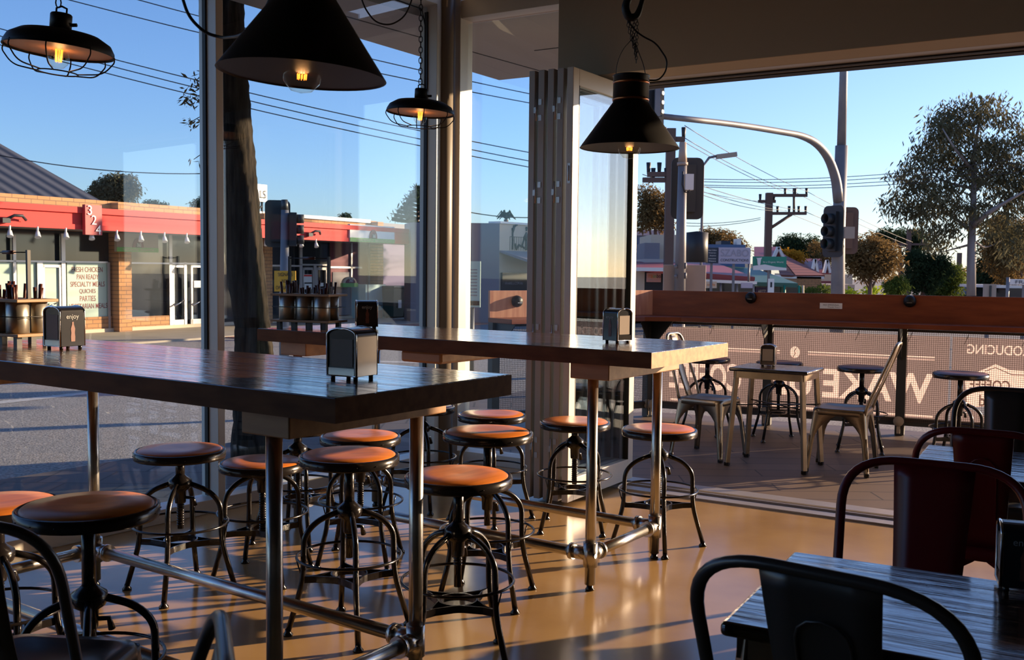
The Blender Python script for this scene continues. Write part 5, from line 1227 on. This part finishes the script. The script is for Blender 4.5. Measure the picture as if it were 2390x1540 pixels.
# ---------------------------------------------------------------- trees
def tree(label, px, pyb, Y, blobs, m, n, size, trunk=None, droop=.6, seed=1, bark='woodpole', asp=.3, branches=()):
    """blobs: (px, py, rx, ry) in photo pixels at depth Y; the crown gets the same depth as its width"""
    rnd = random.Random(seed); b = D(px, pyb, Y); t = thing('tree', label, 'tree', (b.x, b.y, GZ)); s = Y / FPX
    mb = MB(); area = sum(q[2] * q[3] for q in blobs)
    for (x, y, rx, ry) in blobs:
        c = D(x, y, Y) - t.location; k = max(6, int(n * 2.2 * rx * ry / area)); 
        # leaves gather in tufts
        nt_ = max(2, k // 38)
        for _ in range(nt_):
            while True:
                q = Vector((rnd.uniform(-1, 1), rnd.uniform(-1, 1), rnd.uniform(-1, 1)))
                if q.length < 1: break
            cc = c + Vector((q.x * rx * s, q.y * rx * s, q.z * ry * s)); leaf_quads(mb, cc, 38, (size * 1.9, size * 1.9, size * 1.5), size, droop, rnd, asp)
    mb.obj('crown', m, t)
    mb = MB(); w = trunk or 6
    zb = (D(blobs[0][0], blobs[0][1], Y) - t.location)
    base = Vector((0, 0, 0)); mid = (D(px, pyb, Y) - t.location); cols = [base, mid]
    if branches:
        for br in branches:
            P = [D(x, y, Y + dy) - t.location for x, y, dy in br[0]]; mb.tube(arc(P, 2, 3) if len(P) > 2 else P, [br[1] * s * (1 - .7 * i / max(1, (len(arc(P, 2, 3)) if len(P) > 2 else len(P)) - 1)) for i in range(len(arc(P, 2, 3)) if len(P) > 2 else len(P))], 8)
    else:
        mb.tube([base, Vector((0, 0, zb.z * .6)), Vector((zb.x * .6, 0, zb.z))], [w * s, w * s * .8, w * s * .3], 7)
        for (x, y, rx, ry) in blobs: mb.tube([Vector((0, 0, zb.z * .5)), D(x, y, Y) - t.location], [w * s * .5, w * s * .15], 5)
    mb.obj('trunk', bark, t)
    return t
gum = [(2150, 400, 70, 55), (2190, 330, 60, 55), (2230, 290, 60, 45), (2300, 260, 70, 40), (2340, 320, 60, 60), (2250, 350, 70, 55), (2130, 470, 50, 45), (2190, 450, 70, 50), (2290, 400, 60, 60), (2350, 420, 60, 60), (2240, 500, 60, 45), (2330, 500, 60, 50), (2150, 520, 40, 30), (2200, 560, 40, 35), (2090, 470, 28, 36), (2370, 560, 40, 50), (2420, 350, 60, 90), (2400, 470, 50, 80), (2200, 270, 35, 30), (2270, 245, 30, 22)]
tree('tall spreading gum tree with pale trunk filling the right side', 2270, 700, 38, gum, 'leaf_gum', 8200, .24, seed=3, droop=.85, bark='gumbark', asp=.24,
     branches=[([(2267, 690, 0), (2267, 560, 0), (2273, 460, 0), (2272, 350, 0), (2290, 270, 0)], 11), ([(2267, 540, 0), (2245, 520, 1), (2200, 490, 1.5), (2140, 450, 2)], 5), ([(2270, 530, 0), (2300, 500, -1), (2350, 470, -1.5), (2420, 430, -2)], 7), ([(2272, 450, 0), (2320, 400, 1), (2350, 340, 1)], 4), ([(2272, 400, 0), (2230, 350, -1), (2200, 300, -1)], 4), ([(2266, 570, 0), (2230, 580, 1), (2190, 590, 1)], 3), ([(2273, 440, 0), (2220, 430, 0), (2160, 400, 1)], 4), ([(2268, 560, 0), (2300, 580, 1), (2340, 560, 1)], 3)])
tree('brown-leaved gum behind the big one at the right edge', 2385, 700, 46, [(2350, 600, 45, 70), (2395, 560, 40, 60), (2330, 550, 30, 50)], 'leaf_brown', 3500, .22, seed=4, droop=.8)
tree('dark conifer clump right of the gum trunk', 2340, 700, 58, [(2320, 600, 40, 45), (2370, 640, 50, 45), (2310, 650, 35, 35)], 'leaf_dark', 3500, .25, seed=5)
tree('round dark street tree just right of the signal pole', 2030, 695, 30, [(2030, 590, 52, 42), (1990, 600, 28, 35), (2070, 610, 32, 38), (2035, 630, 45, 25)], 'leaf_brown', 4500, .13, seed=6, droop=.3, trunk=6)
tree('flat topped dark pine above the round street tree', 2100, 690, 62, [(2095, 550, 50, 20), (2140, 565, 28, 28), (2060, 555, 25, 14)], 'leaf_dark', 2600, .22, seed=7)
tree('bushy dark tree left of the distant thin pole', 2155, 700, 44, [(2155, 640, 42, 42), (2190, 625, 26, 30), (2140, 600, 30, 20)], 'leaf_dark', 3800, .18, seed=8)
tree('olive green tree between the thin pole and gum trunk', 2215, 700, 50, [(2215, 650, 32, 45), (2185, 670, 25, 30)], 'leaf_green', 2600, .19, seed=9)
tree('small yellow autumn tree behind the gum trunk', 2295, 690, 60, [(2290, 645, 22, 18), (2265, 640, 12, 12)], 'leaf_yel', 1300, .2, seed=10)
tree('small green shrub tree right of the round street tree', 2095, 700, 36, [(2092, 670, 22, 24)], 'leaf_green', 1300, .13, seed=11)
tree('green round-topped trees behind the offset crossarm pole', 1835, 640, 70, [(1835, 580, 32, 28), (1880, 575, 34, 24), (1850, 560, 20, 14), (1910, 590, 26, 20)], 'leaf_dark', 3200, .24, seed=12)
tree('yellow green rounded bush above the tiled house', 1850, 650, 60, [(1850, 600, 26, 14), (1830, 592, 14, 10)], 'leaf_yel', 1200, .2, seed=13)
tree('bare brownish tree left of the signal pole', 1925, 650, 58, [(1915, 585, 26, 26), (1940, 600, 22, 26)], 'leaf_brown', 900, .16, seed=14, droop=.1)
tree('leafy gum between the doors and the timber pole', 1530, 600, 36, [(1525, 470, 32, 34), (1510, 510, 28, 28), (1550, 500, 16, 36), (1500, 450, 10, 12)], 'leaf_brown', 2600, .15, seed=15, droop=.5)
tree('olive hedge of trees above the workshop roof', 1690, 600, 52, [(1680, 560, 42, 22), (1720, 580, 24, 18), (1650, 555, 18, 18)], 'leaf_brown', 2600, .19, seed=16, droop=.3)
tree('round gum crown above the brick parapet at the left', 270, 480, 46, [(255, 440, 30, 26), (295, 440, 26, 28), (275, 425, 26, 16), (225, 448, 14, 12)], 'leaf_gum', 3200, .2, seed=17, droop=.6)
tree('small tree top peeking above the parapet right of the gum', 360, 490, 50, [(355, 478, 14, 8), (380, 482, 10, 6)], 'leaf_dark', 500, .16, seed=18)
tree('small tree top just left of the street tree trunk', 462, 500, 50, [(462, 478, 16, 11), (478, 470, 10, 12)], 'leaf_dark', 600, .16, seed=19)
tree('small dark tree top above the white parapet capping', 805, 520, 50, [(803, 508, 12, 6)], 'leaf_dark', 260, .15, seed=20)
# layered Norfolk pine and a palm
b = D(975, 530, 48); t = thing('tree', 'tiered pine tip beside the corner column', 'tree', (b.x, b.y, GZ)); mb = MB(); rnd = random.Random(9)
zt = D(982, 440, 48).z - GZ; zb = D(975, 530, 48).z - GZ
for k in range(9):
    z = zt - (zt - zb) * k / 9; R_ = .12 + .14 * k
    for j in range(7): a = 2 * pi * j / 7 + k; c = Vector((R_ * cos(a), R_ * sin(a), z + .12 * R_)); mb.tube([(0, 0, z), c * 1.0], [.06, .10], 5); leaf_quads(mb, c, 12, (.18, .18, .08), .2, -.3, rnd)
mb.obj('crown', 'leaf_dark', t); MB().tube([(0, 0, 0), (0, 0, zt)], [.2, .03], 6).obj('trunk', 'woodpole', t)
b = D(1181, 540, 52); t = thing('palm_tree', 'small palm top above the mural building', 'tree', (b.x, b.y, GZ)); zt = D(1181, 512, 52).z - GZ; mb = MB()
for j in range(16):
    a = 2 * pi * j / 16; pts = [Vector((.0, 0, zt)), Vector((.25 * cos(a), .25 * sin(a), zt + .22 + .1 * (j % 3))), Vector((.5 * cos(a), .5 * sin(a), zt + .05 * (j % 3)))]
    mb.tube(pts, [.03, .07, .015], 4)
mb.obj('fronds', 'leaf_dark', t); MB().tube([(0, 0, 0), (0, 0, zt)], .12, 6).obj('trunk', 'woodpole', t)
# hedges
for x0, x1, y0, y1, Y, m, lb, sd in ((1925, 1960, 668, 700, 40, 'leaf_green', 'dark green clipped hedge left of the signal pole', 31), (1970, 2010, 676, 700, 34, 'leaf_lime', 'bright lime hedge at the foot of the round street tree', 32), (2035, 2065, 668, 700, 34, 'leaf_lime', 'bright lime shrub right of the round tree stem', 33), (1868, 1925, 672, 700, 42, 'leaf_green', 'long green hedge before the low cream building', 34), (2150, 2350, 690, 705, 50, 'leaf_dark', 'dark low planting along the far street', 35)):
    a = D(x0, y1, Y); b = D(x1, y0, Y); mb = MB(); rnd = random.Random(sd); w = (b.x - a.x) / 2
    N = int(90 * (x1 - x0) / 10); c = Vector((w, .6, (b.z - GZ) / 2)); leaf_quads(mb, c, 0, (1, 1, 1), .1)
    for _ in range(N * 3): 
        p = (rnd.uniform(0, 2 * w), rnd.uniform(0, 1.2), rnd.uniform(0, b.z - GZ)); leaf_quads(mb, p, 1, (.05, .05, .05), .13, .1, rnd, .5)
    o = mb.obj('hedge', m); o.location = (a.x, Y, GZ); tag(o, lb, 'hedge')
